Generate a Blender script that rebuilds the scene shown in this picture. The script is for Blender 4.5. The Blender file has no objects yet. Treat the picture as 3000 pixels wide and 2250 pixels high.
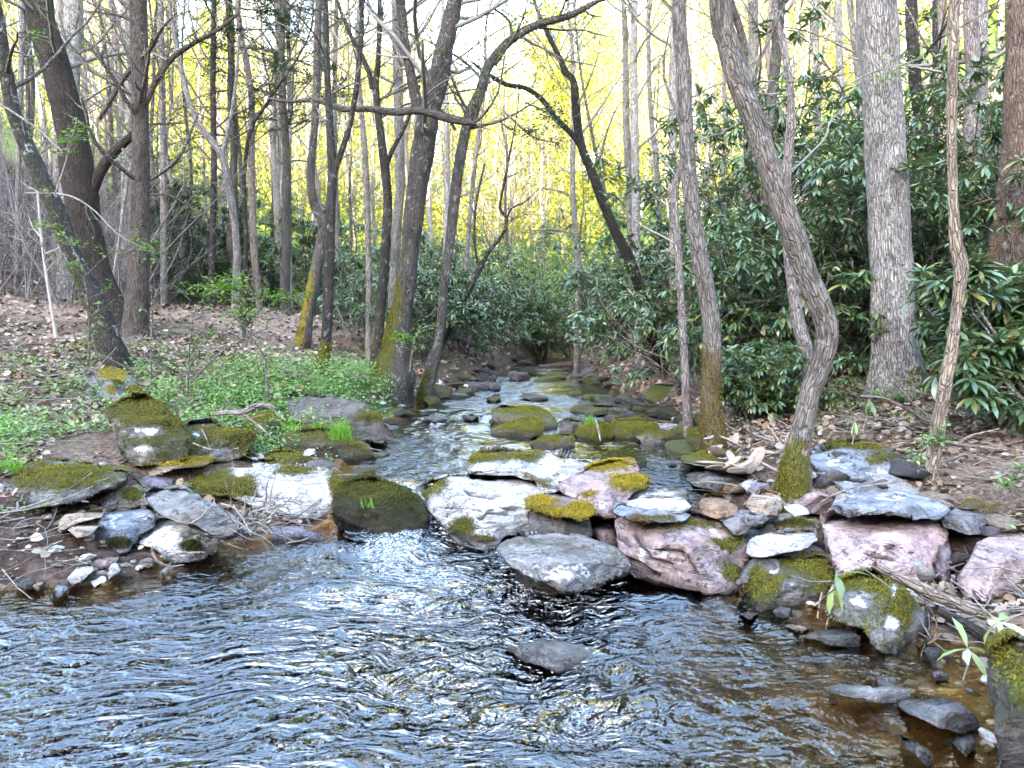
import bpy, bmesh, math, numpy as np
from mathutils import Vector
rng = np.random.default_rng(7)
SC = bpy.context.scene
COL = SC.collection
R = math.radians

# ------------------------------------------------------------------ camera
F = 2266.0                      # focal length in photo pixels (photo 3000 x 2250)
HC = 1.6
PITCH = math.atan((1125 - 949) / F)
CP, SP = math.cos(PITCH), math.sin(PITCH)
cam_d = bpy.data.cameras.new('camera')
cam_d.sensor_width = 36.0
cam_d.lens = 36.0 * F / 3000
cam_d.clip_end = 1500
cam_d.clip_start = 0.05
cam = bpy.data.objects.new('camera', cam_d)
COL.objects.link(cam)
cam.location = (0, 0, HC)
cam.rotation_euler = (R(90) - PITCH, 0, 0)
SC.camera = cam

def P(px, py, d):
    """photo pixel + forward distance (world Y) -> world point; arrays welcome"""
    px, py, d = np.broadcast_arrays(np.asarray(px, float), np.asarray(py, float), np.asarray(d, float))
    a = (px - 1500) / F
    b = -(py - 1125) / F
    Y = CP + SP * b
    Z = -SP + CP * b
    s = d / Y
    return np.stack([a * s, d, HC + Z * s], -1)

# ------------------------------------------------------------------ noise
def _h(ix, iy, iz, seed):
    n = (ix * 374761393 + iy * 668265263 + iz * 2147483647 + seed * 1274126177) & 0xFFFFFFFF
    n = ((n ^ (n >> 13)) * 1274126177) & 0xFFFFFFFF
    n = n ^ (n >> 16)
    return (n & 0xFFFFFF) / float(0xFFFFFF)

def vnoise(p, seed=0):
    p = np.asarray(p, float)
    i = np.floor(p).astype(np.int64)
    f = p - i
    f = f * f * f * (f * (f * 6 - 15) + 10)
    x, y, z = i[..., 0], i[..., 1], i[..., 2]
    fx, fy, fz = f[..., 0], f[..., 1], f[..., 2]
    def L(a, b, t): return a + (b - a) * t
    c = [[[_h(x + a, y + b, z + c_, seed) for c_ in (0, 1)] for b in (0, 1)] for a in (0, 1)]
    r = L(L(L(c[0][0][0], c[1][0][0], fx), L(c[0][1][0], c[1][1][0], fx), fy),
          L(L(c[0][0][1], c[1][0][1], fx), L(c[0][1][1], c[1][1][1], fx), fy), fz)
    return r * 2 - 1

def fbm(p, octv=4, seed=0, gain=.5, lac=2.03):
    p = np.asarray(p, float)
    s = 0; a = 1; t = 0
    for k in range(octv):
        s = s + a * vnoise(p, seed + k * 17)
        t += a; a *= gain; p = p * lac + 13.7
    return s / t

def sstep(x, a, b):
    t = np.clip((x - a) / (b - a), 0, 1)
    return t * t * (3 - 2 * t)

# ------------------------------------------------------------------ objects
def mesh_np(name, V, faces, attrs=None, smooth=True):
    """faces: list of int arrays, each (n, k)"""
    me = bpy.data.meshes.new(name)
    V = np.ascontiguousarray(V, np.float32)
    faces = [np.asarray(f, np.int32) for f in faces if len(f)]
    me.vertices.add(len(V))
    me.vertices.foreach_set('co', V.ravel())
    nl = sum(f.size for f in faces)
    npol = sum(len(f) for f in faces)
    me.loops.add(nl)
    me.polygons.add(npol)
    me.loops.foreach_set('vertex_index', np.concatenate([f.ravel() for f in faces]))
    starts, o = [], 0
    for f in faces:
        starts.append(o + np.arange(len(f)) * f.shape[1]); o += f.size
    me.polygons.foreach_set('loop_start', np.concatenate(starts).astype(np.int32))
    me.update(calc_edges=True)
    me.polygons.foreach_set('use_smooth', np.full(npol, smooth, bool))
    for k, v in (attrs or {}).items():
        v = np.asarray(v, np.float32)
        if v.ndim == 1:
            at = me.attributes.new(k, 'FLOAT', 'POINT'); at.data.foreach_set('value', v)
        else:
            at = me.attributes.new(k, 'FLOAT_VECTOR', 'POINT'); at.data.foreach_set('vector', v.ravel())
    return me

def link(name, me, mat=None, parent=None, loc=None):
    o = bpy.data.objects.new(name, me)
    COL.objects.link(o)
    if mat is not None and me is not None and not me.materials:
        me.materials.append(mat)
    if parent is not None: o.parent = parent
    if loc is not None: o.location = [float(v) for v in loc]
    return o

def tag(o, label=None, cat=None, group=None, kind=None):
    if label: o['label'] = label
    if cat: o['category'] = cat
    if group: o['group'] = group
    if kind: o['kind'] = kind
    return o

def thing(name, loc, label, cat, group=None):
    o = link(name, None, loc=loc)
    o.empty_display_size = .2
    return tag(o, label, cat, group)

def copy_tree(o, parent=None):
    c = o.copy(); COL.objects.link(c)
    if parent is not None: c.parent = parent
    for ch in list(o.children): copy_tree(ch, c)
    return c

class MB:
    """collects vertex / face arrays into one mesh"""
    def __init__(s): s.V = []; s.F = []; s.A = {}; s.n = 0
    def add(s, V, faces, **attrs):
        s.V.append(V)
        for f in faces: s.F.append(np.asarray(f) + s.n)
        for k, v in attrs.items(): s.A.setdefault(k, []).append(np.broadcast_to(v, (len(V),) + np.shape(v)[1:]) if np.ndim(v) == 0 else v)
        s.n += len(V)
    def mesh(s, name, smooth=True):
        by = {}
        for f in s.F: by.setdefault(f.shape[1], []).append(f)
        return mesh_np(name, np.concatenate(s.V), [np.concatenate(v) for v in by.values()],
                       {k: np.concatenate(v) for k, v in s.A.items()}, smooth)

def unit(v): return v / np.maximum(np.linalg.norm(v, axis=-1, keepdims=True), 1e-9)

def surf_sample(V, Fc, wv, n, rg):
    'random points on a surface where the vertex weight wv is high; returns points and normals'
    tri = np.concatenate([f[:, :3] if f.shape[1] == 3 else np.vstack([f[:, [0, 1, 2]], f[:, [0, 2, 3]]]) for f in Fc])
    a, b, c = V[tri[:, 0]], V[tri[:, 1]], V[tri[:, 2]]
    cr = np.cross(b - a, c - a); ar = np.linalg.norm(cr, axis=1)
    p = ar * np.clip(wv[tri].mean(1), 0, 1)
    if p.sum() <= 0: return np.zeros((0, 3)), np.zeros((0, 3)), 0.0
    k = rg.choice(len(tri), n, p=p / p.sum())
    u, v = rg.random(n), rg.random(n); fl = u + v > 1; u[fl], v[fl] = 1 - u[fl], 1 - v[fl]
    return a[k] + (b[k] - a[k]) * u[:, None] + (c[k] - a[k]) * v[:, None], unit(cr[k]), p.sum() / 2

def catmull(pts, step):
    """resample a polyline (n,k) with a Catmull-Rom spline about every `step` (first 3 columns are xyz)"""
    pts = np.asarray(pts, float)
    if len(pts) < 3:
        L = np.linalg.norm(pts[-1, :3] - pts[0, :3]); n = max(2, int(L / step) + 1)
        t = np.linspace(0, 1, n)[:, None]
        return pts[0] + (pts[-1] - pts[0]) * t
    q = np.vstack([2 * pts[0] - pts[1], pts, 2 * pts[-1] - pts[-2]])
    out = []
    for i in range(1, len(q) - 2):
        p0, p1, p2, p3 = q[i - 1], q[i], q[i + 1], q[i + 2]
        n = max(1, int(np.linalg.norm((p2 - p1)[:3]) / step))
        t = (np.arange(n) / n)[:, None]
        out.append(.5 * (2 * p1 + (p2 - p0) * t + (2 * p0 - 5 * p1 + 4 * p2 - p3) * t ** 2 + (3 * p1 - p0 - 3 * p2 + p3) * t ** 3))
    out.append(pts[-1:])
    return np.vstack(out)

def tube(pts, rad, sides=12, knob=0.06, seed=0, flare=0.0, ridge=0.0):
    """one continuous tapered tube; returns V, faces, bark coordinates, param"""
    pts = np.asarray(pts, float); n = len(pts)
    T = unit(np.gradient(pts, axis=0))
    up = np.array([0.13, 1, 0.07]) if abs(T[0, 1]) < .8 else np.array([1, .1, .05])
    A = unit(np.cross(T, up)); B = np.cross(T, A)
    th = np.arange(sides) / sides * 2 * np.pi
    along = np.concatenate([[0], np.cumsum(np.linalg.norm(np.diff(pts, axis=0), axis=1))])
    c, s = np.cos(th), np.sin(th)
    bk = np.stack([np.broadcast_to(c, (n, sides)) * rad[:, None], np.broadcast_to(s, (n, sides)) * rad[:, None], np.broadcast_to(along[:, None], (n, sides))], -1)
    nz = fbm(np.stack([bk[..., 0] * 5 / max(rad.max(), .02) * .2, bk[..., 1] * 5 / max(rad.max(), .02) * .2, bk[..., 2] * 2.2], -1) + seed * 3.1, 3, seed)
    r = rad[:, None] * (1 + knob * 2.2 * nz)
    if flare:
        k = np.exp(-along / (rad[0] * 2.2))[:, None]
        r = r * (1 + flare * k * (.55 + .6 * np.cos(th * 5 + seed) * np.cos(th * 2 + seed * 2)))
    V = pts[:, None] + (A[:, None] * c[None, :, None] + B[:, None] * s[None, :, None]) * r[..., None]
    V = V.reshape(-1, 3)
    i = np.arange(n - 1)[:, None] * sides; j = np.arange(sides)[None]; j2 = (j + 1) % sides
    Fq = np.stack([i + j, i + j2, i + sides + j2, i + sides + j], -1).reshape(-1, 4)
    V = np.vstack([V, pts[-1:] + T[-1] * rad[-1] * .3])
    top = (n - 1) * sides
    Ft = np.stack([top + np.arange(sides), top + (np.arange(sides) + 1) % sides, np.full(sides, n * sides)], -1)
    bk = np.vstack([bk.reshape(-1, 3), [[0, 0, along[-1]]]])
    return V, [Fq, Ft], bk

def tubes(PL, RD, sides=4):
    """many thin tubes at once: PL (B,n,3), RD (B,n)"""
    Bn, n, _ = PL.shape
    T = unit(np.gradient(PL, axis=1))
    ref = np.where(np.abs(T[..., 2:3]) > .85, np.array([1., 0, 0]), np.array([0, 0, 1.]))
    ref = np.broadcast_to(ref[:, n // 2:n // 2 + 1], T.shape)
    A = unit(np.cross(T, ref)); B = np.cross(T, A)
    th = np.arange(sides) / sides * 2 * np.pi
    V = PL[:, :, None] + (A[:, :, None] * np.cos(th)[:, None] + B[:, :, None] * np.sin(th)[:, None]) * RD[:, :, None, None]
    base = (np.arange(Bn) * n * sides)[:, None, None]
    i = (np.arange(n - 1) * sides)[None, :, None]; j = np.arange(sides)[None, None]; j2 = (j + 1) % sides
    Fq = np.stack(np.broadcast_arrays(base + i + j, base + i + j2, base + i + sides + j2, base + i + sides + j), -1).reshape(-1, 4)
    return V.reshape(-1, 3), Fq

def wander(start, direc, length, n, rg, curl=.25, lift=0.0):
    """B random walks of n points"""
    Bn = len(start)
    d = unit(direc); step = (np.asarray(length) / (n - 1))[:, None]
    pts = [start]
    dd = d.copy()
    for k in range(n - 1):
        dd = unit(dd + rg.normal(0, curl, (Bn, 3)) + np.array([0, 0, lift]))
        pts.append(pts[-1] + dd * step)
    return np.stack(pts, 1)

def spawn(PL, RD, per, t0, t1, lenf, rg, spread=1.0, up=.35, n=6, curl=.2, lift=.05, rf=.55, tang=.5):
    """child twigs from parent polylines"""
    Bn, m, _ = PL.shape
    idx = np.repeat(np.arange(Bn), per)
    t = rg.uniform(t0, t1, len(idx)) * (m - 1)
    k = np.minimum(t.astype(int), m - 2); f = (t - k)[:, None]
    st = PL[idx, k] * (1 - f) + PL[idx, k + 1] * f
    r0 = (RD[idx, k] * (1 - f[:, 0]) + RD[idx, k + 1] * f[:, 0]) * rf
    tg = unit(PL[idx, k + 1] - PL[idx, k])
    rnd = unit(rg.normal(0, 1, (len(idx), 3)))
    rnd = unit(rnd - tg * (rnd * tg).sum(-1, keepdims=True))
    d = unit(rnd * spread + tg * tang + np.array([0, 0, up]))
    plen = np.linalg.norm(np.diff(PL, axis=1), axis=-1).sum(1)[idx]
    L = plen * lenf * rg.uniform(.5, 1.15, len(idx)) * (1 - .45 * t / (m - 1))
    ch = wander(st, d, L, n, rg, curl, lift)
    rd = r0[:, None] * np.linspace(1, .3, n)[None]
    return ch, rd

# ------------------------------------------------------------------ leaves
def rotmats(yaw, pitch, roll):
    cy, sy, cp, sp, cr, sr = np.cos(yaw), np.sin(yaw), np.cos(pitch), np.sin(pitch), np.cos(roll), np.sin(roll)
    o, l = np.zeros_like(cy), np.ones_like(cy)
    Rz = np.stack([np.stack([cy, -sy, o], -1), np.stack([sy, cy, o], -1), np.stack([o, o, l], -1)], -2)
    Rx = np.stack([np.stack([l, o, o], -1), np.stack([o, cp, -sp], -1), np.stack([o, sp, cp], -1)], -2)
    Ry = np.stack([np.stack([cr, o, sr], -1), np.stack([o, l, o], -1), np.stack([-sr, o, cr], -1)], -2)
    return Rz @ Rx @ Ry
LEAF_S = (np.array([[0, 0, 0], [.30, .45, .05], [0, 1, -.04], [-.30, .45, .05]]), [[0, 1, 2], [0, 2, 3]])
LEAF_W = (np.array([[0, 0, 0], [.40, .28, .07], [.36, .7, .03], [0, 1, -.12], [-.36, .7, .03], [-.40, .28, .07], [0, .5, -.02]]),
          [[0, 1, 6], [1, 2, 6], [2, 3, 6], [3, 4, 6], [4, 5, 6], [5, 0, 6]])
LEAF_L = (np.array([[0, 0, 0], [0, .38, .04], [0, .74, -.02], [0, 1, -.14], [.095, .34, .045], [.112, .70, .0], [-.095, .34, .045], [-.112, .70, .0]]),
          [[0, 4, 1], [0, 1, 6], [1, 4, 5], [1, 5, 2], [1, 2, 7], [1, 7, 6], [2, 5, 3], [2, 3, 7]])
def leaves(mb, pos, size, yaw, pitch, roll, templ=LEAF_S):
    tv, tf = templ
    N = len(pos)
    if N == 0: return
    M = rotmats(np.asarray(yaw), np.asarray(pitch), np.asarray(roll))
    V = np.einsum('nij,kj->nki', M, tv) * np.broadcast_to(size, (N,))[:, None, None] + np.asarray(pos)[:, None]
    k = len(tv)
    Fc = (np.arange(N) * k)[:, None, None] + np.asarray(tf)[None]
    mb.add(V.reshape(-1, 3), [Fc.reshape(-1, 3)])
def rand_leaves(mb, pos, smin, smax, rg, templ=LEAF_S, flat=.6):
    N = len(pos)
    leaves(mb, pos, rg.uniform(smin, smax, N), rg.uniform(0, 6.283, N), rg.normal(0, flat, N), rg.normal(0, flat, N), templ)
EXPO = 4.55
# ------------------------------------------------------------------ materials
class NT:
    def __init__(s, name):
        m = bpy.data.materials.new(name); m.use_nodes = True
        s.m, s.t = m, m.node_tree
        s.t.nodes.clear()
        s.out = s.t.nodes.new('ShaderNodeOutputMaterial')
    def n(s, typ, props=None, **inp):
        nd = s.t.nodes.new('ShaderNode' + typ)
        for k, v in (props or {}).items(): setattr(nd, k, v)
        for k, v in inp.items():
            key = int(k[1:]) if k[0] == '_' and k[1:].isdigit() else k.replace('_', ' ')
            if isinstance(v, bpy.types.NodeSocket): s.t.links.new(v, nd.inputs[key])
            else: nd.inputs[key].default_value = v
        return nd
    def math(s, op, a, b=0.0, clamp=False): return s.n('Math', {'operation': op, 'use_clamp': clamp}, _0=a, _1=b).outputs[0]
    def mix(s, f, a, b, mode='MIX'):
        nd = s.n('MixRGB', {'blend_type': mode}, Fac=f)
        for k, v in (('Color1', a), ('Color2', b)):
            if isinstance(v, bpy.types.NodeSocket): s.t.links.new(v, nd.inputs[k])
            else: nd.inputs[k].default_value = (*v, 1) if len(v) == 3 else v
        return nd.outputs[0]
    def noise(s, vec, scale, detail=6, rough=.55, dist=0.0): return s.n('TexNoise', None, Vector=vec, Scale=scale, Detail=detail, Roughness=rough, Distortion=dist).outputs['Fac']
    def ss(s, v, a, b, to0=0.0, to1=1.0):
        nd = s.n('MapRange', {'interpolation_type': 'SMOOTHSTEP'}, Value=v); nd.inputs[1].default_value = a; nd.inputs[2].default_value = b
        nd.inputs[3].default_value = to0; nd.inputs[4].default_value = to1
        return nd.outputs[0]
    def lin(s, v, a, b, c, d):
        nd = s.n('MapRange', None, Value=v); nd.clamp = True
        for i, q in enumerate((a, b, c, d)): nd.inputs[i + 1].default_value = q
        return nd.outputs[0]
    def attr(s, name, typ='GEOMETRY'): return s.n('Attribute', {'attribute_name': name, 'attribute_type': typ})
    def mapv(s, vec, scale=(1, 1, 1), rot=(0, 0, 0)): return s.n('Mapping', None, Vector=vec, Scale=scale, Rotation=rot).outputs[0]
    def ramp(s, f, stops):
        nd = s.n('ValToRGB', None, Fac=f); e = nd.color_ramp.elements
        while len(e) < len(stops): e.new(.5)
        for q, (p, c) in zip(e, stops): q.position = p; q.color = (*c, 1)
        return nd.outputs[0]
    def bump(s, h, strength, dist, normal=None):
        nd = s.n('Bump', None, Height=h, Strength=strength, Distance=dist)
        if normal is not None: s.t.links.new(normal, nd.inputs['Normal'])
        return nd.outputs[0]
    def pbsdf(s, color, rough, normal=None, spec=.4, **kw):
        nd = s.n('BsdfPrincipled', None, **kw)
        for k, v in (('Base Color', color), ('Roughness', rough), ('Specular IOR Level', spec)):
            if isinstance(v, bpy.types.NodeSocket): s.t.links.new(v, nd.inputs[k])
            else: nd.inputs[k].default_value = (*v, 1) if isinstance(v, tuple) and len(v) == 3 else v
        if normal is not None: s.t.links.new(normal, nd.inputs['Normal'])
        return nd.outputs[0]
    def end(s, sh): s.t.links.new(sh, s.out.inputs['Surface']); return s.m

def mat_rock():
    t = NT('rock')
    co = t.n('TexCoord').outputs['Object']
    seed = t.n('ObjectInfo').outputs['Random']
    co = t.n('VectorMath', {'operation': 'ADD'}, _0=co, _1=t.n('CombineXYZ', None, X=t.math('MULTIPLY', seed, 40), Y=seed, Z=seed).outputs[0]).outputs[0]
    tint = t.attr('rock_tint', 'OBJECT').outputs['Color']
    mtint = t.attr('moss_tint', 'OBJECT').outputs['Color']
    moss = t.attr('moss').outputs['Fac']; pale = t.attr('pale').outputs['Fac']; wet = t.attr('wet').outputs['Fac']; crack = t.attr('crack').outputs['Fac']
    n1 = t.noise(co, 5, 10, .62, .4)
    n2 = t.noise(co, 34, 8, .65)
    n3 = t.noise(co, 150, 4, .6)
    st = t.noise(t.mapv(co, (3, 3, 26), (.35, .2, 0)), 1.6, 8, .65, .8)
    c = t.mix(1.0, tint, t.ramp(n1, [(.25, (.42, .42, .45)), (.5, (.95, .93, .92)), (.75, (1.5, 1.45, 1.4))]), 'MULTIPLY')
    c = t.mix(.85, c, t.ramp(st, [(.28, (.38, .36, .34)), (.5, (1, 1, 1)), (.74, (1.35, 1.32, 1.3))]), 'MULTIPLY')
    c = t.mix(.75, c, t.ramp(n2, [(.3, (.4, .38, .36)), (.55, (1.05, 1.05, 1.05)), (.75, (1.4, 1.4, 1.4))]), 'MULTIPLY')
    # weather stains and rust
    rust = t.ss(t.noise(co, 2.3, 7, .6, .5), .56, .72)
    c = t.mix(t.math('MULTIPLY', rust, .45), c, (.20, .115, .06))
    # pale lichen / quartz
    pm = t.ss(t.math('ADD', pale, t.math('MULTIPLY', t.math('SUBTRACT', t.noise(co, 9, 9, .66), .5), 1.9)), .42, .58)
    c = t.mix(t.math('MULTIPLY', pm, .93), c, t.mix(n2, (.50, .47, .45), (.86, .84, .83)))
    fl = t.ss(t.n('TexVoronoi', {'feature': 'F1'}, Vector=co, Scale=26.0).outputs['Distance'], .16, .08)
    fl = t.math('MULTIPLY', fl, t.ss(t.noise(co, 4, 4), .52, .6))
    c = t.mix(t.math('MULTIPLY', fl, .7), c, (.62, .63, .58))
    # dark thin crevices
    cr = t.ss(t.math('ABSOLUTE', t.math('SUBTRACT', t.noise(t.mapv(co, (1, 1, 3.2), (.25, .3, .2)), 2.4, 5, .6, .9), .5)), .0, .012)
    c = t.mix(t.math('SUBTRACT', 1.0, cr), c, (.035, .03, .026))
    c = t.mix(crack, c, (.05, .042, .036))
    mm = t.ss(t.math('ADD', moss, t.math('MULTIPLY', t.math('SUBTRACT', t.noise(co, 24, 9, .78), .5), 1.7)), .32, .74)
    mcol = t.mix(1.0, mtint, t.ramp(t.noise(co, 75, 6, .7), [(.3, (.3, .3, .28)), (.52, (1, 1, 1)), (.72, (1.75, 1.65, 1.3))]), 'MULTIPLY')
    mcol = t.mix(t.ss(t.noise(co, 6, 6, .6), .5, .72), mcol, t.mix(1., mcol, (1.1, .72, .5), 'MULTIPLY'))
    c = t.mix(mm, c, mcol)
    c = t.mix(wet, c, t.mix(1., c, (.34, .32, .30), 'MULTIPLY'))
    h = t.math('ADD', t.math('MULTIPLY', n1, .5), t.math('ADD', t.math('MULTIPLY', st, .55), t.math('ADD', t.math('MULTIPLY', n2, .28), t.math('MULTIPLY', n3, .1))))
    h = t.math('ADD', h, t.math('MULTIPLY', cr, .12))
    mh = t.math('ADD', t.math('MULTIPLY', t.noise(co, 95, 6, .75), 1.2), t.math('MULTIPLY', n2, .5))
    hh = t.n('Mix', {'data_type': 'FLOAT'}, _0=mm, _2=h, _3=mh).outputs[0]
    nb = t.bump(hh, 1.0, .075)
    rough = t.math('SUBTRACT', t.lin(n2, .3, .7, .62, .88), t.math('MULTIPLY', wet, .38))
    return t.end(t.pbsdf(c, rough, nb, .4))

def mat_bark():
    t = NT('bark')
    bk = t.attr('bk').outputs['Vector']
    seed = t.n('ObjectInfo').outputs['Random']
    bk = t.n('VectorMath', {'operation': 'ADD'}, _0=bk, _1=t.n('CombineXYZ', None, X=t.math('MULTIPLY', seed, 30), Y=seed, Z=seed).outputs[0]).outputs[0]
    tint = t.attr('bark_tint', 'OBJECT').outputs['Color']
    mtint = t.attr('moss_tint', 'OBJECT').outputs['Color']
    moss = t.attr('moss').outputs['Fac']
    b1 = t.mapv(bk, (1, 1, .17))
    v = t.n('TexVoronoi', {'feature': 'DISTANCE_TO_EDGE'}, Vector=t.n('VectorMath', {'operation': 'ADD'}, _0=b1, _1=t.n('VectorMath', {'operation': 'SCALE'}, _0=t.n('TexNoise', None, Vector=bk, Scale=9.0, Detail=4.0).outputs['Color'], Scale=.035).outputs[0]).outputs[0], Scale=42.0).outputs['Distance']
    f1 = t.noise(b1, 70, 7, .7, .5)
    f2 = t.noise(bk, 14, 8, .6)
    c = t.mix(1., tint, t.ramp(f1, [(.3, (.38, .36, .34)), (.52, (1, .98, .96)), (.72, (1.7, 1.66, 1.6))]), 'MULTIPLY')
    c = t.mix(t.ss(v, .12, .0, 0, .5), c, (.03, .026, .022))
    big = t.noise(t.mapv(bk, (1, 1, .35)), 7, 6, .62, .5)
    c = t.mix(.8, c, t.ramp(big, [(.3, (.5, .47, .45)), (.5, (1, 1, 1)), (.7, (1.3, 1.3, 1.28))]), 'MULTIPLY')
    c = t.mix(t.math('MULTIPLY', t.ss(t.noise(bk, 10, 9, .68), .55, .68), t.attr('lichen', 'OBJECT').outputs['Fac']), c, t.mix(f1, (.34, .36, .33), (.66, .68, .64)))      # pale crust lichen
    c = t.mix(t.ss(t.noise(bk, 3.2, 5, .6), .55, .68, 0, .55), c, t.mix(1., c, (.5, .45, .4), 'MULTIPLY'))
    mm = t.ss(t.math('ADD', moss, t.math('MULTIPLY', t.math('SUBTRACT', t.noise(bk, 17, 8, .7), .5), 1.3)), .42, .6)
    mcol = t.mix(1., mtint, t.ramp(t.noise(bk, 85, 6, .7), [(.3, (.3, .28, .26)), (.52, (1, 1, 1)), (.72, (1.7, 1.6, 1.3))]), 'MULTIPLY')
    c = t.mix(mm, c, mcol)
    h = t.math('ADD', t.math('MULTIPLY', t.ss(v, 0, .16), .8), t.math('ADD', t.math('MULTIPLY', f1, .7), t.math('MULTIPLY', t.noise(bk, 90, 5, .7), .35)))
    return t.end(t.pbsdf(c, .85, t.bump(h, 1.0, .03), .25))

def mat_twig(name, c1, c2):
    t = NT(name)
    g = t.n('NewGeometry')
    co = g.outputs['Position']
    c = t.mix(t.noise(co, 7, 4), c1, c2)
    c = t.mix(t.ss(t.noise(co, 40, 4), .52, .62, 0, .6), c, (.30, .30, .27))
    return t.end(t.pbsdf(c, .85, None, .25))

def mat_leaf(name, cols, rough=.45, spec=.4, trans=.3, back=None, tcol=None):
    t = NT(name)
    g = t.n('NewGeometry')
    r = g.outputs['Random Per Island']
    orr = t.n('ObjectInfo').outputs['Random']
    k = t.math('FRACT', t.math('ADD', r, t.math('MULTIPLY', orr, .37)))
    n = len(cols)
    c = t.ramp(k, [(i / max(n - 1, 1), q) for i, q in enumerate(cols)])
    c = t.mix(.5, c, t.ramp(t.noise(g.outputs['Position'], 1.3, 3), [(.3, (.6, .62, .6)), (.7, (1.35, 1.3, 1.25))]), 'MULTIPLY')
    if back: c = t.mix(t.math('MULTIPLY', g.outputs['Backfacing'], .8), c, back)
    sh = t.pbsdf(c, rough, None, spec)
    if trans:
        tr = t.n('BsdfTranslucent', None, Color=t.mix(1., c, tcol or (1.25, 1.3, .5), 'MULTIPLY')).outputs[0]
        sh = t.n('MixShader', None, _0=trans, _1=sh, _2=tr).outputs[0]
    return t.end(sh)

def mat_ground():
    t = NT('ground')
    co = t.n('NewGeometry').outputs['Position']
    bed = t.attr('bed').outputs['Fac']; path = t.attr('path').outputs['Fac']; green = t.attr('green').outputs['Fac']; mud = t.attr('mud').outputs['Fac']
    n1 = t.noise(co, 1.3, 8, .6); n2 = t.noise(co, 11, 9, .68); n3 = t.noise(co, 60, 6, .7); n4 = t.noise(co, 28, 7, .7, .6)
    lit = t.ramp(n4, [(.28, (.022, .015, .011)), (.44, (.10, .068, .046)), (.56, (.21, .155, .115)), (.72, (.38, .31, .245))])
    lit = t.mix(.7, lit, t.ramp(n1, [(.3, (.6, .55, .52)), (.7, (1.3, 1.25, 1.25))]), 'MULTIPLY')
    pth = t.mix(n2, (.17, .105, .075), (.38, .285, .225))
    c = t.mix(t.ss(t.math('ADD', path, t.math('MULTIPLY', t.math('SUBTRACT', n2, .5), .8)), .35, .65), lit, pth)
    md = t.mix(1., t.ramp(n2, [(.3, (.028, .018, .013)), (.5, (.085, .052, .038)), (.72, (.20, .135, .105))]), t.ramp(n3, [(.3, (.5, .5, .5)), (.7, (1.3, 1.3, 1.3))]), 'MULTIPLY')
    c = t.mix(t.ss(t.math('ADD', mud, t.math('MULTIPLY', t.math('SUBTRACT', n2, .5), .7)), .35, .65), c, md)  # mud tone, also painted as shade into the weir gaps
    gr = t.mix(n4, (.022, .045, .012), (.09, .15, .03))
    c = t.mix(t.ss(t.math('ADD', green, t.math('MULTIPLY', t.math('SUBTRACT', n2, .5), 1.1)), .40, .65), c, gr)
    v = t.n('TexVoronoi', {'feature': 'F1'}, Vector=co, Scale=13.0)
    peb = t.mix(v.outputs['Color'], (.05, .035, .022), (.22, .15, .09))
    sand = t.mix(n2, (.28, .145, .045), (.56, .34, .14))
    bc = t.mix(t.ss(t.noise(co, 2.1, 6, .6), .46, .62), sand, peb)
    bc = t.mix(.8, bc, t.ramp(n3, [(.3, (.45, .42, .4)), (.7, (1.3, 1.25, 1.2))]), 'MULTIPLY')
    c = t.mix(bed, c, bc)
    h = t.math('ADD', t.math('MULTIPLY', n4, .8), t.math('ADD', t.math('MULTIPLY', n3, .4), t.math('MULTIPLY', n2, .6)))
    return t.end(t.pbsdf(c, .92, t.bump(h, .9, .06), .2))

def mat_water():
    t = NT('stream_water')
    co = t.n('NewGeometry').outputs['Position']
    fl = t.attr('flow').outputs['Vector']      # x: across, y: along the current
    rip = t.attr('ripple').outputs['Fac']; foam = t.attr('foam').outputs['Fac']; deep = t.attr('deep').outputs['Fac']
    a = t.noise(t.mapv(fl, (.62, 1, 1)), 10, 2.2, .5, .8)
    b = t.noise(t.mapv(fl, (.7, 1, 1), (0, 0, .3)), 26, 1.6, .5, .6)
    c = t.noise(fl, 55, .6, .5, .3)
    h = t.math('ADD', t.math('MULTIPLY', a, 1.0), t.math('ADD', t.math('MULTIPLY', b, .24), t.math('MULTIPLY', c, .05)))
    nb = t.n('Bump', None, Height=h, Strength=rip, Distance=.20).outputs[0]
    fr = t.n('Fresnel', None, IOR=1.6, Normal=nb).outputs[0]
    fr = t.math('ADD', t.math('MULTIPLY', fr, t.lin(deep, 0, 1, .7, 1.4)), t.math('MULTIPLY', deep, .06), True)
    tr = t.n('BsdfTransparent', None, Color=t.mix(deep, (.90, .80, .62), (.19, .18, .185))).outputs[0]
    gl = t.n('BsdfGlossy', None, Color=(1, 1, 1, 1), Roughness=.012, Normal=nb).outputs[0]
    sh = t.n('MixShader', None, _0=fr, _1=tr, _2=gl).outputs[0]
    fm = t.ss(t.math('ADD', foam, t.math('MULTIPLY', t.math('SUBTRACT', t.noise(fl, 42, 8, .75, 1.2), .5), 2.0)), .55, .9)
    df = t.n('BsdfDiffuse', None, Color=(.78, .81, .86, 1), Normal=nb).outputs[0]
    sh = t.n('MixShader', None, _0=t.math('MULTIPLY', fm, .8), _1=sh, _2=df).outputs[0]
    return t.end(sh)

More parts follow.
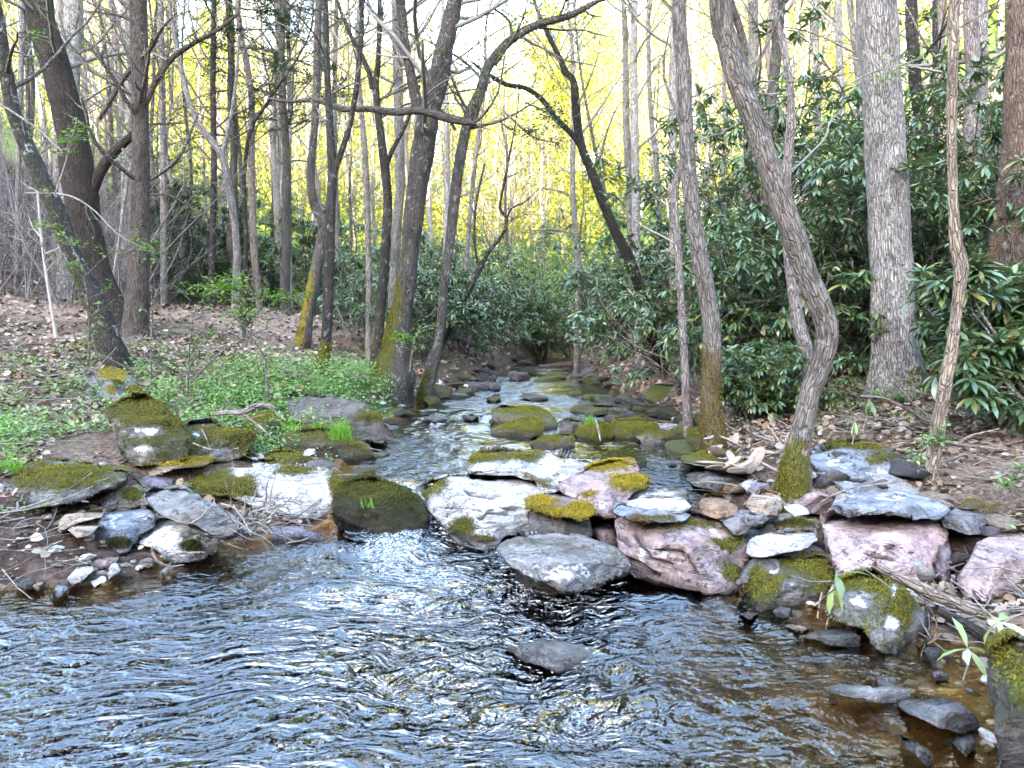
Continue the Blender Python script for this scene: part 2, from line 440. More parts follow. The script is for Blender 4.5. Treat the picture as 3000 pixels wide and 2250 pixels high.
M = {
    'rock': mat_rock(), 'bark': mat_bark(), 'ground': mat_ground(), 'water': mat_water(),
    'twig_dark': mat_twig('dark_twig', (.030, .023, .018), (.10, .082, .066)),
    'twig_grey': mat_twig('grey_twig', (.09, .075, .065), (.26, .23, .20)),
    'twig_pale': mat_twig('pale_stick', (.20, .16, .125), (.50, .44, .38)),
    'brush': mat_twig('brushwood', (.04, .032, .03), (.24, .205, .20)),
    'splinter': mat_twig('rotten_wood', (.08, .05, .035), (.40, .31, .25)),
    'rhodo': mat_leaf('rhododendron_leaf', [(.050, .095, .042), (.080, .145, .062), (.11, .19, .10), (.060, .11, .052), (.17, .21, .07), (.035, .06, .028), (.25, .22, .06)], .30, .7, .15, (.10, .14, .075)),
    'rhodo_skylit': mat_leaf('skylit_shrub_leaf', [(.09, .15, .05), (.13, .20, .07), (.18, .26, .09), (.10, .16, .06)], .4, .5, .25),  # lighter copy of the rhododendron leaf, sky light put into its colour
    'spring': mat_leaf('spring_leaf', [(.075, .15, .022), (.12, .22, .03), (.17, .28, .05), (.09, .20, .03)], .5, .3, .42),
    'herb': mat_leaf('herb_leaf', [(.11, .21, .06), (.16, .29, .09), (.22, .37, .13), (.09, .18, .045), (.28, .38, .12)], .5, .35, .35),
    'grass': mat_leaf('grass_blade', [(.10, .22, .025), (.16, .32, .045), (.12, .25, .03)], .5, .35, .4),
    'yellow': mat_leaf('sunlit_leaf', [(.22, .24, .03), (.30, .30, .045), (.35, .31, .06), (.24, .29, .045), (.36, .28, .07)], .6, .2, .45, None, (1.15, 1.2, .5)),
    'hemlock': mat_leaf('hemlock_needle', [(.012, .045, .018), (.022, .07, .024), (.05, .10, .03)], .5, .3, .15),
    'litter': mat_leaf('fallen_leaf', [(.16, .105, .068), (.29, .21, .15), (.09, .06, .04), (.37, .29, .22), (.22, .155, .11), (.46, .38, .31), (.05, .034, .024), (.13, .082, .055)], .8, .2, .12, None, (1.1, .9, .7)),
    'moss': mat_leaf('moss_tuft', [(.09, .085, .014), (.14, .128, .02), (.20, .175, .027), (.11, .11, .017)], .8, .15, .3, None, (1.2, 1.1, .5)),
    'moss_dark': mat_leaf('dark_moss_tuft', [(.04, .043, .009), (.065, .065, .012), (.09, .085, .016)], .8, .15, .25, None, (1.2, 1.1, .5)),
    'rust_moss': mat_leaf('rust_moss_tuft', [(.08, .062, .014), (.15, .105, .022), (.21, .15, .035), (.10, .09, .015)], .8, .15, .3, None, (1.2, 1.05, .5)),
    'yellow_moss': mat_leaf('yellow_moss_tuft', [(.18, .135, .014), (.30, .225, .02), (.40, .30, .032)], .8, .15, .3, None, (1.2, 1.05, .5)),
    'pale_leaf': mat_leaf('pale_cut_leaf', [(.34, .40, .20), (.48, .52, .33), (.20, .30, .07)], .45, .4, .25),
}
# ------------------------------------------------------------------ stream outline (world XY, photo waterlines)
LEFT = [(-9, 4.5), (-3.3, 4.5), (-2.5, 4.62), (-2.32, 5.2), (-1.95, 5.6), (-1.45, 5.95), (-1.42, 6.3), (-1.62, 7.2), (-1.75, 9), (-1.7, 12), (-1.15, 16.5), (-.35, 21), (.6, 27), (3, 38), (8, 60)]
RIGHT = [(12, 58), (5, 37), (2.3, 27), (1.75, 22), (2.0, 17), (2.25, 12), (2.1, 9), (1.95, 7.6), (1.8, 6.5), (1.5, 5.5), (1.3, 4.7), (1.75, 4.2), (2.1, 3.95), (2.35, 3.6), (2.15, 2.8), (1.9, -2), (-9, -2)]
POLY = np.array(LEFT + RIGHT, float)

def blob(x, y, cx, cy, rx, ry): return np.exp(-(((x - cx) / rx) ** 2 + ((y - cy) / ry) ** 2))
def sd_water(x, y):
    """signed distance to the water outline, positive inside"""
    p = np.stack([np.ravel(x), np.ravel(y)], -1)
    best = np.full(len(p), 1e9); ins = np.zeros(len(p), bool)
    for i in range(len(POLY)):
        a, b = POLY[i], POLY[(i + 1) % len(POLY)]
        ab = b - a
        t = np.clip(((p - a) @ ab) / (ab @ ab), 0, 1)
        best = np.minimum(best, ((p - a - t[:, None] * ab) ** 2).sum(1))
        c = (a[1] > p[:, 1]) != (b[1] > p[:, 1])
        if abs(b[1] - a[1]) > 1e-9:
            ins ^= c & (p[:, 0] < (b[0] - a[0]) * (p[:, 1] - a[1]) / (b[1] - a[1]) + a[0])
    return (np.sqrt(best) * np.where(ins, 1, -1)).reshape(np.shape(x))

def wl(x, y):
    """water level: front pool, chute through the rock weir, upper stream"""
    return .27 * sstep(np.asarray(y, float) + .12 * np.sin(np.asarray(x) * 2.3) - .35 * sstep(np.asarray(x, float), -1.25, -1.6), 5.55, 6.55) + .004 * np.maximum(np.asarray(y, float) - 8, 0)

CTRL = np.array([
    (-3.2, 6.5, .50), (-4.3, 7, .56), (-3.6, 5.3, .36), (-2.9, 4.8, .10), (-2.8, 5.4, .04), (-2.4, 6.0, .04), (-2.2, 5.6, .0), (-1.9, 6.4, .12), (-3.0, 6.0, .20), (-2.5, 7.6, .34), (-2.0, 8.0, .28), (-2.2, 7.0, .28), (-1.9, 8.7, .30), (-3.0, 7.4, .40), (-2.6, 8.4, .42), (-4.6, 4.9, .22), (-3.6, 9, .72), (-2.3, 10, .66), (-1.9, 12.5, .60), (-4.9, 9.5, 1.12), (-5.8, 11, 1.33),
    (-7.4, 11.5, 1.42), (-8.6, 13, 1.62), (-7.1, 14, 1.53), (-6.35, 13, 1.36), (-5.3, 15, 1.5), (-4, 15, 1.25), (-2.7, 11, .9), (-4, 18, 1.62), (-10.6, 20, 2.2), (-13, 20, 2.9), (-8.7, 22, 2.2), (-6.6, 25, 2.2),
    (-2.4, 16, .8), (-2.2, 20, .9), (-1.5, 27, 1.0), (-9, 8, 1.2), (-8, 6, .9), (-20, 20, 5.4), (-30, 30, 9.5), (-16, 30, 4.2), (-9, 32, 2.8), (-3, 36, 1.7), (-14, 10, 3),
    (2.2, 7.2, .46), (3.5, 8, .60), (4.3, 7, .66), (3.7, 5.8, .46), (3.1, 5.2, .20), (2.4, 5.2, .10), (1.8, 5.3, .02), (2.0, 6.0, .22), (2.9, 4.3, .12), (3.6, 4.6, .28), (2.9, 3.6, .10), (5.3, 10, .85), (4.5, 9, .75), (3.3, 9.5, .7), (6, 9, 1.05), (3.2, 12, .68),
    (2.6, 16, .6), (10, 12, 2.2), (15, 20, 5.4), (25, 30, 12), (4, 20, 1.1), (6, 25, 1.7), (3, 28, 1.0), (7, 38, 2.2), (3, 45, 2.2), (0, 40, 1.6), (6, 5, .9), (9, 7, 1.6), (4, 2, .5), (8, 2, 1.4), (-9, 3, .8), (14, 8, 3.2)], float)

def _rbf():
    n = len(CTRL); c = CTRL[:, :2]
    r = np.linalg.norm(c[:, None] - c[None], axis=-1)
    K = np.where(r > 0, r ** 2 * np.log(np.maximum(r, 1e-9)), 0) + np.eye(n) * .15
    Pm = np.c_[np.ones(n), c]
    A = np.block([[K, Pm], [Pm.T, np.zeros((3, 3))]])
    return np.linalg.solve(A, np.r_[CTRL[:, 2], 0, 0, 0])
_W = _rbf()

def valley(x, y):
    left = .42 * np.maximum(0, -x - 9) ** 1.02
    right = .60 * np.maximum(0, x - 5)
    ahead = .18 * np.maximum(0, np.minimum(y, 150) - 46) + .34 * np.maximum(0, np.minimum(x, 80) + 6 + .0 * y) * sstep(y, 46, 100)
    t = -.50 * x - .866 * y
    ridge = np.minimum(.62 * np.maximum(0, t - 26), 43)  # unseen ridge behind the camera, shaped to keep the foreground in shade
    z = 1.2 + .02 * np.maximum(y, 0) + left * sstep(y, -40, 10) + right * (1 - .75 * sstep(y, 46, 100)) + ahead
    z = z + 2.0 * fbm(np.stack([x * .05, y * .05, x * 0], -1), 3, 5) * sstep(np.abs(x) + np.abs(y) * .5, 12, 50)
    return np.maximum(z, ridge)

def ztarget(x, y):
    x = np.asarray(x, float); y = np.asarray(y, float)
    sh = x.shape; X, Y = x.ravel(), y.ravel()
    z = np.full(X.shape, _W[-3]) + _W[-2] * X + _W[-1] * Y
    for (cx, cy, _), w in zip(CTRL, _W[:-3]):
        r2 = (X - cx) ** 2 + (Y - cy) ** 2
        z += w * .5 * r2 * np.log(np.maximum(r2, 1e-12))
    zv = valley(X, Y)
    k = sstep(np.maximum(np.abs(X) / 18, np.maximum(np.abs(Y - 16) / 26, 0)), .75, 1.15)
    return (z * (1 - k) + zv * k).reshape(sh)

def zground(x, y, detail=True):
    x = np.asarray(x, float); y = np.asarray(y, float)
    sd = sd_water(x, y); w = wl(x, y)
    zt = np.maximum(ztarget(x, y), w + .03)
    if detail:
        p = np.stack([x, y, x * 0], -1)
        zt = zt + .05 * fbm(p * 1.1, 4, 3) + .022 * fbm(p * 6, 3, 4) + (.05 * np.abs(fbm(p * 7, 3, 6)) - .01) * blob(x, y, -3.4, 5.0, 1.8, .8)
    out = sstep(-sd, 0, .55)
    zb = w + .015 + (zt - w - .015) * out
    bedz = w - .04 - .17 * sstep(sd, 0, .7)
    if detail:
        bedz = bedz + .05 * fbm(np.stack([x * 1.7, y * 1.7, x * 0], -1), 4, 9)
    bedz = bedz + .10 * sstep(x, .6, 2.0) * sstep(4.2 - y, 0, 1)          # shallow sandy corner front right
    return np.where(sd > 0, np.minimum(bedz, w - .015), zb)

def axis(dense0, dense1, step, lo, hi, grow=1.13):
    a = list(np.arange(dense0, dense1, step))
    s = step; v = a[-1]
    while v < hi: s = min(s * grow, 6); v += s; a.append(v)
    s = step; v = a[0]; b = []
    while v > lo: s = min(s * grow, 6); v -= s; b.append(v)
    return np.array(b[::-1] + a)

gx = axis(-7.5, 7.5, .055, -190, 190)
gy = np.concatenate([-np.cumsum(np.minimum(.1 * 1.15 ** np.arange(90), 6))[::-1][::1] + 1.0])
gy = gy[gy > -170]
yy = [1.0]
while yy[-1] < 260: yy.append(yy[-1] + min(max(.045, .0085 * yy[-1]), 4))
gy = np.concatenate([gy, yy])
X, Y = np.meshgrid(gx, gy)
Z = zground(X, Y)
ny, nx = X.shape
idx = np.arange(nx * ny).reshape(ny, nx)
quads = np.stack([idx[:-1, :-1], idx[:-1, 1:], idx[1:, 1:], idx[1:, :-1]], -1).reshape(-1, 4)
sdg = sd_water(X, Y)
def f_path(x, y):
    return np.clip(blob(x, y, -4.6, 16.5, 1.7, 1.6) + blob(x, y, -10.5, 15, 3.2, 1.6) + blob(x, y, -7.6, 16.5, 2.5, 1.0) * .8 + .75 * blob(x, y, 4.0, 6.1, .9, .55), 0, 1)
def f_green(x, y):
    return np.clip(1.15 * blob(x, y, -2.55, 9.4, 1.1, 1.9) + .6 * blob(x, y, -4.6, 6.7, 1.2, .6) + .3 * blob(x, y, -4.4, 8.6, 1.3, 1.2) + .5 * blob(x, y, 3.6, 9.2, 1.2, .7) + .6 * blob(x, y, 4.6, 5.2, .5, .5) + 1.1 * blob(x, y, -1.95, 11, .6, 2.4) + 1.2 * sstep(y, 42, 52), 0, 1) * .85
def f_mud_shade(x, y):
    return np.clip(blob(x, y, -3.4, 5.0, 1.6, .6) * 1.1 + 1.2 * blob(x, y, 2.1, 5.2, 1.3, .9) + .62 * sstep(-x - .3 * y, 2.5, 6) * sstep(y, 16.5, 20) + .8 * sstep(-sd_water(x, y), .45, .0), 0, 1)  # shore mud; weir gaps painted dark as shade; darker leaf litter on left slope
bed = sstep(sdg, -.10, .05)
g_me = mesh_np('ground', np.stack([X, Y, Z], -1).reshape(-1, 3), [quads],
               {'bed': bed.ravel(), 'path': f_path(X, Y).ravel(), 'green': f_green(X, Y).ravel(), 'mud': f_mud_shade(X, Y).ravel()})
tag(link('ground', g_me, M['ground']), kind='structure')

# ------------------------------------------------------------------ water
wy = [0.9]
while wy[-1] < 46: wy.append(wy[-1] + .0075 * wy[-1])
wy = np.array(wy)
wx = np.concatenate([np.arange(-9, -3.4, .09), np.arange(-3.4, 3.2, .022), np.arange(3.2, 9, .09)])
X, Y = np.meshgrid(wx, wy)
sd = sd_water(X, Y)
def turb(x, y):
    """where the current is broken: the chute, its tail and the riffles upstream"""
    t = 1.3 * blob(x, y, -.85, 5.7, .6, .7) + 1.0 * blob(x, y, -.4, 4.6, 1.0, .6) + .75 * blob(x, y, .1, 3.9, 1.3, .8) + .55 * blob(x, y, -.9, 7.2, .8, 1.2)
    t = t + .6 * blob(x, y, 1.0, 4.4, .5, .35) + .5 * blob(x, y, -.5, 10.5, 1.2, 1.6) + .4 * blob(x, y, 0, 18, 1.2, 3) + .5 * blob(x, y, .3, 3.1, 1.2, .5)
    return np.clip(t, 0, 1.4)
T = turb(X, Y)
# current direction bends from the chute towards front-left and front-right
ang = .22 * sstep(X, .3, -2.5) * sstep(Y, 6, 4)
U = X * np.cos(ang) + Y * np.sin(ang) * .6; Vv = Y * np.cos(ang) - X * np.sin(ang) * .6
warp = fbm(np.stack([X * .9, Y * .9, X * 0], -1), 3, 31)
U = U + .22 * warp; Vv = Vv + .2 * fbm(np.stack([X * .8, Y * .8, X * 0 + 5], -1), 3, 33)
q1 = fbm(np.stack([U * 2.6, Vv * 2.1, X * 0], -1), 3, 41)
q2 = fbm(np.stack([U * 7.5, Vv * 5.6, X * 0 + 2], -1), 3, 43)
ridg = 1 - np.abs(vnoise(np.stack([U * 4.0, Vv * 3.0, X * 0 + 7], -1), 47))
calm = sstep(sd, 0.0, .5) * (1 - .85 * blob(X, Y, 1.8, 3.1, .9, 1.0)) * (1 - .5 * blob(X, Y, -2.9, 4.3, .6, .35))
amp = (.022 + .034 * T) * (.30 + .70 * calm) * (1 - .45 * sstep(Y, 9, 22))
Zw = wl(X, Y) + amp * (q1 * 1.0 + q2 * .55 + (ridg - .75) * .75)
keep = sd > -.45
quads = np.arange(X.size).reshape(X.shape)
quads = np.stack([quads[:-1, :-1], quads[:-1, 1:], quads[1:, 1:], quads[1:, :-1]], -1)
kq = (keep[:-1, :-1] | keep[:-1, 1:] | keep[1:, 1:] | keep[1:, :-1])
quads = quads[kq]
used = np.unique(quads); re = np.zeros(X.size, int); re[used] = np.arange(len(used))
patch = .38 + .80 * sstep(fbm(np.stack([X * .8, Y * .6, X * 0 + 3], -1), 3, 61), -.4, .4)
ripple = np.clip(.55 + .5 * T, 0, 1) * (.14 + .86 * calm) * patch * (1 - .45 * sstep(Y, 6.3, 9))
foam = np.clip(.55 * blob(X, Y, -.85, 5.55, .45, .5) + .44 * blob(X, Y, -.5, 4.8, .9, .4) + .26 * blob(X, Y, .95, 4.5, .4, .25) + .12 * T, 0, .6)
w_me = mesh_np('stream', np.stack([X, Y, Zw], -1).reshape(-1, 3)[used], [re[quads]],
               {'deep': (sstep(sd, .0, .55) * (1 - .95 * blob(X, Y, 1.7, 3.15, 1.0, 1.0))).ravel()[used], 'flow': np.stack([U, Vv, X * 0], -1).reshape(-1, 3)[used], 'ripple': ripple.ravel()[used], 'foam': foam.ravel()[used]})
tag(link('stream', w_me, M['water']), kind='structure')

# ------------------------------------------------------------------ loose stuff on the ground
_ico = {}
def ico(n):
    if n not in _ico:
        bm = bmesh.new(); bmesh.ops.create_icosphere(bm, subdivisions=n, radius=1)
        bm.verts.ensure_lookup_table()
        _ico[n] = (np.array([v.co[:] for v in bm.verts]), np.array([[v.index for v in f.verts] for f in bm.faces]))
        bm.free()
    return _ico[n]

def pebble_field(name, N, xr, yr, smin, smax, rg, cond, label=None):
    V0, F0 = ico(2)
    x = rg.uniform(*xr, N); y = rg.uniform(*yr, N)
    k = cond(x, y); x, y = x[k], y[k]; N = len(x)
    s = smin + (smax - smin) * rg.random(N) ** 3
    sc = np.stack([s * rg.uniform(.7, 1.4, N), s * rg.uniform(.7, 1.2, N), s * rg.uniform(.25, .6, N)], -1)
    Mx = rotmats(rg.uniform(0, 6.28, N), rg.normal(0, .2, N), rg.normal(0, .2, N))
    jit = 1 + .22 * rg.normal(0, 1, (N, len(V0), 1)).clip(-1.5, 1.5)
    V = np.einsum('nij,nkj->nki', Mx, V0[None] * jit * sc[:, None]) + np.stack([x, y, zground(x, y) + s * .12], -1)[:, None]
    Fc = (np.arange(N) * len(V0))[:, None, None] + F0[None]
    me = mesh_np(name, V.reshape(-1, 3), [Fc.reshape(-1, 3)], None, False)
    return me

t = NT('gravel')
g = t.n('NewGeometry')
c = t.ramp(g.outputs['Random Per Island'], [(0, (.06, .05, .045)), (.3, (.17, .13, .10)), (.55, (.30, .20, .11)), (.8, (.26, .25, .25)), (1, (.5, .46, .42))])
c = t.mix(.6, c, t.ramp(t.noise(g.outputs['Position'], 45, 5), [(.3, (.5, .5, .5)), (.7, (1.3, 1.3, 1.3))]), 'MULTIPLY')
M['gravel'] = t.end(t.pbsdf(c, .6, None, .4))
rg = np.random.default_rng(3)
me = pebble_field('stream_gravel', 5200, (-3.4, 2.6), (1.6, 5.4), .008, .055, rg, lambda x, y: sd_water(x, y) > -.05)
tag(link('stream_gravel', me, M['gravel']), kind='stuff', label='small stones and gravel on the sandy stream bed', cat='gravel')
me = pebble_field('shore_gravel', 260, (-4.2, -1.6), (4.4, 5.8), .01, .055, rg, lambda x, y: (sd_water(x, y) < .05) & (rg.random(len(x)) < .9))
tag(link('shore_gravel', me, M['gravel']), kind='stuff', label='grey stone chips on the muddy left shore', cat='gravel')
me = pebble_field('riffle_gravel', 900, (-2.4, 3.0), (6.6, 24), .02, .12, rg, lambda x, y: np.abs(sd_water(x, y)) < .35)
tag(link('riffle_gravel', me, M['gravel']), kind='stuff', label='stones along the edges of the upper stream', cat='gravel')

# ------------------------------------------------------------------ rocks
TINT = {'grey': (.215, .205, .20), 'white': (.44, .425, .41), 'pink': (.33, .245, .235), 'brown': (.26, .17, .115), 'blue': (.24, .255, .29), 'dark': (.085, .075, .07), 'tan': (.36, .28, .21), 'purple': (.21, .17, .19), 'red': (.10, .045, .04)}
MOSS = {'olive': (.105, .098, .018), 'yellow': (.25, .19, .02), 'dark': (.042, .042, .010), 'green': (.125, .135, .015), 'rust': (.15, .12, .075)}
def pts(s): return np.array([tuple(float(v) for v in q.split(',')) for q in s.split()])
ROCKS = []
def radial(poly, n=180):
    c = poly.mean(0)
    c = (poly.min(0) + poly.max(0)) / 2 * .6 + c * .4
    th = np.arange(n) / n * 2 * np.pi
    r = np.zeros(n)
    for i in range(len(poly)):
        a = poly[i] - c; b = poly[(i + 1) % len(poly)] - c
        d = np.stack([np.cos(th), np.sin(th)], -1); e = b - a
        den = d[:, 0] * e[1] - d[:, 1] * e[0]
        den = np.where(np.abs(den) < 1e-9, 1e-9, den)
        t = (a[0] * e[1] - a[1] * e[0]) / den
        u = (a[0] * d[:, 1] - a[1] * d[:, 0]) / den
        r = np.where((u >= 0) & (u <= 1) & (t > 0), np.maximum(r, t), r)
    r = np.where(r <= 0, r.max() * .5, r)
    k = np.array([1, 2, 1]) / 4.
    r = np.convolve(np.r_[r[-1], r, r[0]], k, 'valid')
    return c, r

def rock(name, label, outline, d, T, tint='grey', moss=.2, mt='olive', mb=(), pb=(), lean=.25, sub=6, sink=22, top=None, group=None, cat='boulder', seed=0, rough=1.0, cracks=(), fuzz=True, side=0.0):
    """a solid stone: traced front outline, real depth T (half) and its own distance d; flat facets, layered surface"""
    poly = pts(outline) if isinstance(outline, str) else np.array(outline, float)
    c, rr = radial(poly)
    W = (poly[:, 0].max() - poly[:, 0].min()) / 2; H = (poly[:, 1].max() - poly[:, 1].min()) / 2
    V0, F0 = ico(sub)
    rg = np.random.default_rng(len(ROCKS) * 13 + 5 + seed)
    x, y, z = V0[:, 0], V0[:, 1], V0[:, 2]
    rho = np.sqrt(x * x + z * z)
    th = np.arctan2(-z, x) % (2 * np.pi)
    ft = th / (2 * np.pi) * len(rr); i0 = ft.astype(int) % len(rr); fr = ft - np.floor(ft)
    ro = rr[i0] * (1 - fr) + rr[(i0 + 1) % len(rr)] * fr
    rp = np.clip(rho, 0, 1) ** .8
    px = c[0] + rp * ro * np.cos(th); py = c[1] + rp * ro * np.sin(th)
    a = (px - c[0]) / W; b = -(py - c[1]) / H
    yy = np.sign(y) * np.abs(y) ** .62
    # stones that stand on the ground or in the water touch it where the photo shows their foot
    if sink >= 20:
        kf = poly[:, 1].argmax(); dd = np.arange(2.2, 12, .02)
        ray = P(poly[kf, 0], poly[kf, 1], dd)
        hit = ray[:, 2] <= np.maximum(zground(ray[:, 0], ray[:, 1], False), wl(ray[:, 0], ray[:, 1]))
        dc = dd[hit.argmax()] if hit.any() else d
        d = np.clip(dc, d - .7, d + .4) + .72 * T
    else:
        d = d + .25 * T
    low = np.clip(-b * 1.5 - .15, 0, 1) * .88
    yy = np.where(y <= .02, -(1 - (1 - np.abs(yy)) * (1 - low)), yy)
    dep = T * yy
    tb = (.05 if top is None else top)
    facets = [(-1 + rg.uniform(.0, .08), rg.uniform(-.15, .15) + side, rg.uniform(-.05, .25)),
              (-.86 - tb * 1.5, rg.uniform(-.2, .2), 1.5 + rg.uniform(-.2, .3)),
              (-.75, rg.uniform(.5, .9), rg.uniform(-.1, .5)), (-.75, -rg.uniform(.5, .9), rg.uniform(-.1, .5)),
              (-.72, rg.uniform(-.8, .8), rg.uniform(-.5, .9))]
    for o, sa, sb in facets:
        pl = T * (o + sa * a + sb * b)
        k = y < 0
        m = .10 * T
        hh = np.clip(.5 + .5 * (dep - pl) / m, 0, 1)
        sm = dep * hh + pl * (1 - hh) + m * hh * (1 - hh)
        dep = np.where(k, sm, dep)
    edge = np.clip(1 - rho, 0, 1)
    dep = dep + T * np.where(b > 0, lean * 1.7 * b, .22 * b)
    py = py + np.where(b < -.45, sink * (np.clip((-.45 - b) / .55, 0, 1)), 0)
    Q = P(px, py, d + dep)
    S = np.linalg.norm(Q.max(0) - Q.min(0)) / 2.6
    # surface relief: broad lumps, layered ledges, fine grain
    tri = Q[F0]; fn = np.cross(tri[:, 1] - tri[:, 0], tri[:, 2] - tri[:, 0])
    N = np.zeros_like(Q)
    for k in range(3): np.add.at(N, F0[:, k], fn)
    N = unit(N)
    if (N * (Q - Q.mean(0))).sum() < 0: N = -N; F0 = F0[:, ::-1]
    so = rg.uniform(0, 50, 3)
    lay = fbm(Q * np.array([1.2, 1.2, 9]) / max(S, .2) * .5 + so, 4, 11)
    lump = fbm(Q * 1.5 / S + so, 3, 12)
    fine = fbm(Q * 7 / S + so, 4, 13)
    rid = 1 - np.abs(fbm(Q * 2.6 / S + so[::-1], 3, 15)) * 2
    disp = rough * S * (.05 * lump + .045 * lay + .032 * fine + .05 * np.minimum(rid - .72, 0))
    crk = np.zeros(len(Q))
    for cl in cracks:
        cp = pts(cl); dd = np.full(len(Q), 1e9)
        for i in range(len(cp) - 1):
            A_, B_ = cp[i], cp[i + 1]; e = B_ - A_
            t = np.clip(((px - A_[0]) * e[0] + (py - A_[1]) * e[1]) / (e @ e), 0, 1)
            dd = np.minimum(dd, np.hypot(px - A_[0] - t * e[0], py - A_[1] - t * e[1]))
        g = np.exp(-(dd / 5.5) ** 2) * (y < .2)
        crk = np.maximum(crk, g); disp = disp - .04 * g
    # moss and pale patches belong to the stone
    upn = np.clip(N[:, 2], 0, 1)
    mk = 1.25 * moss * (.6 + .5 * upn) + .22 * fbm(Q * 2.2 / S + so * 2, 3, 21) * (moss > .02)
    for q in mb:
        s = q[3] if len(q) > 3 else 1.0
        rx, ry = q[2] if isinstance(q[2], tuple) else (q[2], q[2])
        mk = mk + s * np.exp(-(((px - q[0]) / rx) ** 2 + ((py - q[1]) / ry) ** 2)) * 1.0
    pk = np.zeros(len(Q))
    for q in pb:
        s = q[3] if len(q) > 3 else 1.0
        rx, ry = q[2] if isinstance(q[2], tuple) else (q[2], q[2])
        pk = pk + s * np.exp(-(((px - q[0]) / rx) ** 2 + ((py - q[1]) / ry) ** 2)) * .8
    mk = np.clip(mk - pk * .9, 0, 1.2)
    grow = sstep(mk + .35 * fbm(Q * 14 + so, 3, 23), .35, .6)
    disp = disp + grow * (.010 + .010 * fbm(Q * 30, 2, 25))
    Q = Q + N * disp[:, None]
    w = wl(Q[:, 0], Q[:, 1]); near = sd_water(Q[:, 0], Q[:, 1]) > -.35
    wet = sstep(Q[:, 2] - w + .03 * fbm(Q * 6, 2, 27), .07, .0) * near
    o0 = Q.mean(0)
    me = mesh_np(name, Q - o0, [F0], {'moss': mk, 'pale': np.clip(pk, 0, 1), 'wet': wet, 'crack': crk})
    o = link(name, me, M['rock'], loc=o0)
    tv = TINT[tint] if isinstance(tint, str) else tint
    o['rock_tint'] = [float(v) for v in tv]; o['moss_tint'] = [float(v) for v in MOSS[mt]]
    tag(o, label, cat, group)
    ROCKS.append(o)
    # moss fuzz on thick cushions
    if fuzz:
        L = Q - o0
        wgt = sstep(mk + .6 * fbm(Q * 9 + so, 3, 29), .45, 1.15) * (1 - wet)
        n0 = 16000
        fp, fn2, area = surf_sample(L, [F0], wgt, n0, rg)
        n = int(min(n0, area * 34000))
        if n > 60:
            fp, fn2 = fp[:n], fn2[:n]
            fp = fp + fn2 * rg.uniform(-.004, .010, (n, 1))
            b_ = MB()
            leaves(b_, fp, rg.uniform(.006, .017, n), rg.uniform(0, 6.28, n), rg.normal(.6, .6, n), rg.normal(0, .5, n), LEAF_S)
            tag(link('moss', b_.mesh('moss'), M[{'olive': 'moss', 'yellow': 'yellow_moss', 'dark': 'moss_dark', 'green': 'moss', 'rust': 'rust_moss'}[mt]], o), kind='stuff')
    return o

# --- left bank
rock('boulder', 'tall domed mossy boulder with bare white patches, at the foot of the mossy ledge', '307,1207 359,1171 425,1156 492,1202 533,1248 551,1305 543,1335 461,1346 389,1356 353,1335 343,1289 335,1238', 6.5, .42, 'grey', .62, 'olive', [(450, 1180, 60, .4)], [(435, 1262, (48, 14)), (415, 1315, (28, 12))], .3, sink=20)
rock('rock_ledge', 'long rock ledge running up the left bank, edged with yellow moss', '205,1058 241,1020 287,1022 318,1068 379,1105 425,1141 450,1186 400,1190 307,1190 270,1166 250,1130 226,1089', 7.9, .8, 'grey', .12, 'yellow', [(300, 1060, (30, 34), 1.2), (345, 1100, (30, 20)), (322, 1140, (22, 14), 1.2), (400, 1140, (30, 20)), (260, 1030, (40, 12))], [(228, 1060, (26, 16), .8)], .9, cat='rock ledge')
rock('boulder', 'low mossy boulder with a white cap, just right of the domed mossy boulder', '543,1253 553,1233 620,1228 661,1259 738,1269 753,1289 717,1325 656,1335 574,1340 550,1310', 6.9, .4, 'grey', .55, 'olive', [(700, 1285, 40, .5)], [(590, 1238, (34, 9)), (575, 1270, (14, 8), .7)])
rock('boulder', 'rounded dark mossy boulder tucked beneath the forked driftwood branch', '717,1228 758,1207 804,1218 840,1248 820,1279 758,1279 727,1259', 7.6, .3, 'dark', .6, 'olive', sub=5)
rock('boulder', 'big dark slanting slab boulder at the stream edge under the green herbs', '843,1160 868,1150 976,1164 1058,1193 1100,1225 1153,1261 1126,1275 1031,1282 949,1262 868,1240 848,1205', 8.0, .55, (.11, .098, .085), .12, 'olive', [(1090, 1225, (50, 14), 1.0)], [(900, 1162, (50, 6), .6), (990, 1176, (40, 6), .5)], .75, top=.18, rough=1.3)
rock('boulder', 'low dark mossy rock with the bright grass tuft growing on it', '814,1289 871,1259 937,1253 990,1259 1040,1300 1110,1341 1050,1350 960,1350 871,1345 820,1315', 7.1, .4, 'dark', .52, 'olive')
rock('boulder', 'small white stone lying below the bright grass tuft', '888,1325 905,1313 922,1315 926,1328 905,1332 890,1332', 6.75, .09, 'white', 0, sub=4, cat='stone', sink=4)
rock('boulder', 'thin dark mossy rock along the back edge of the long mossy boulder', '762,1345 800,1322 850,1320 900,1340 950,1365 940,1378 850,1372 790,1362', 6.6, .3, 'dark', .6, 'olive', sub=5)
rock('boulder', 'broad mossy slab at the far left shore, green on top and black beneath', '20,1402 61,1376 138,1351 205,1346 256,1356 307,1376 389,1376 369,1407 307,1433 241,1453 154,1464 67,1469 25,1440', 5.9, .5, 'grey', .34, 'olive', [(170, 1400, (130, 40), .55)], [], .5, top=.3)
rock('boulder', 'white topped slab leaning on the back of the broad mossy slab', '205,1330 256,1325 328,1341 400,1382 379,1392 287,1390 246,1371', 6.35, .4, 'white', .0, 'olive', (), [(300, 1350, (80, 22), .5)], .8, sub=5)
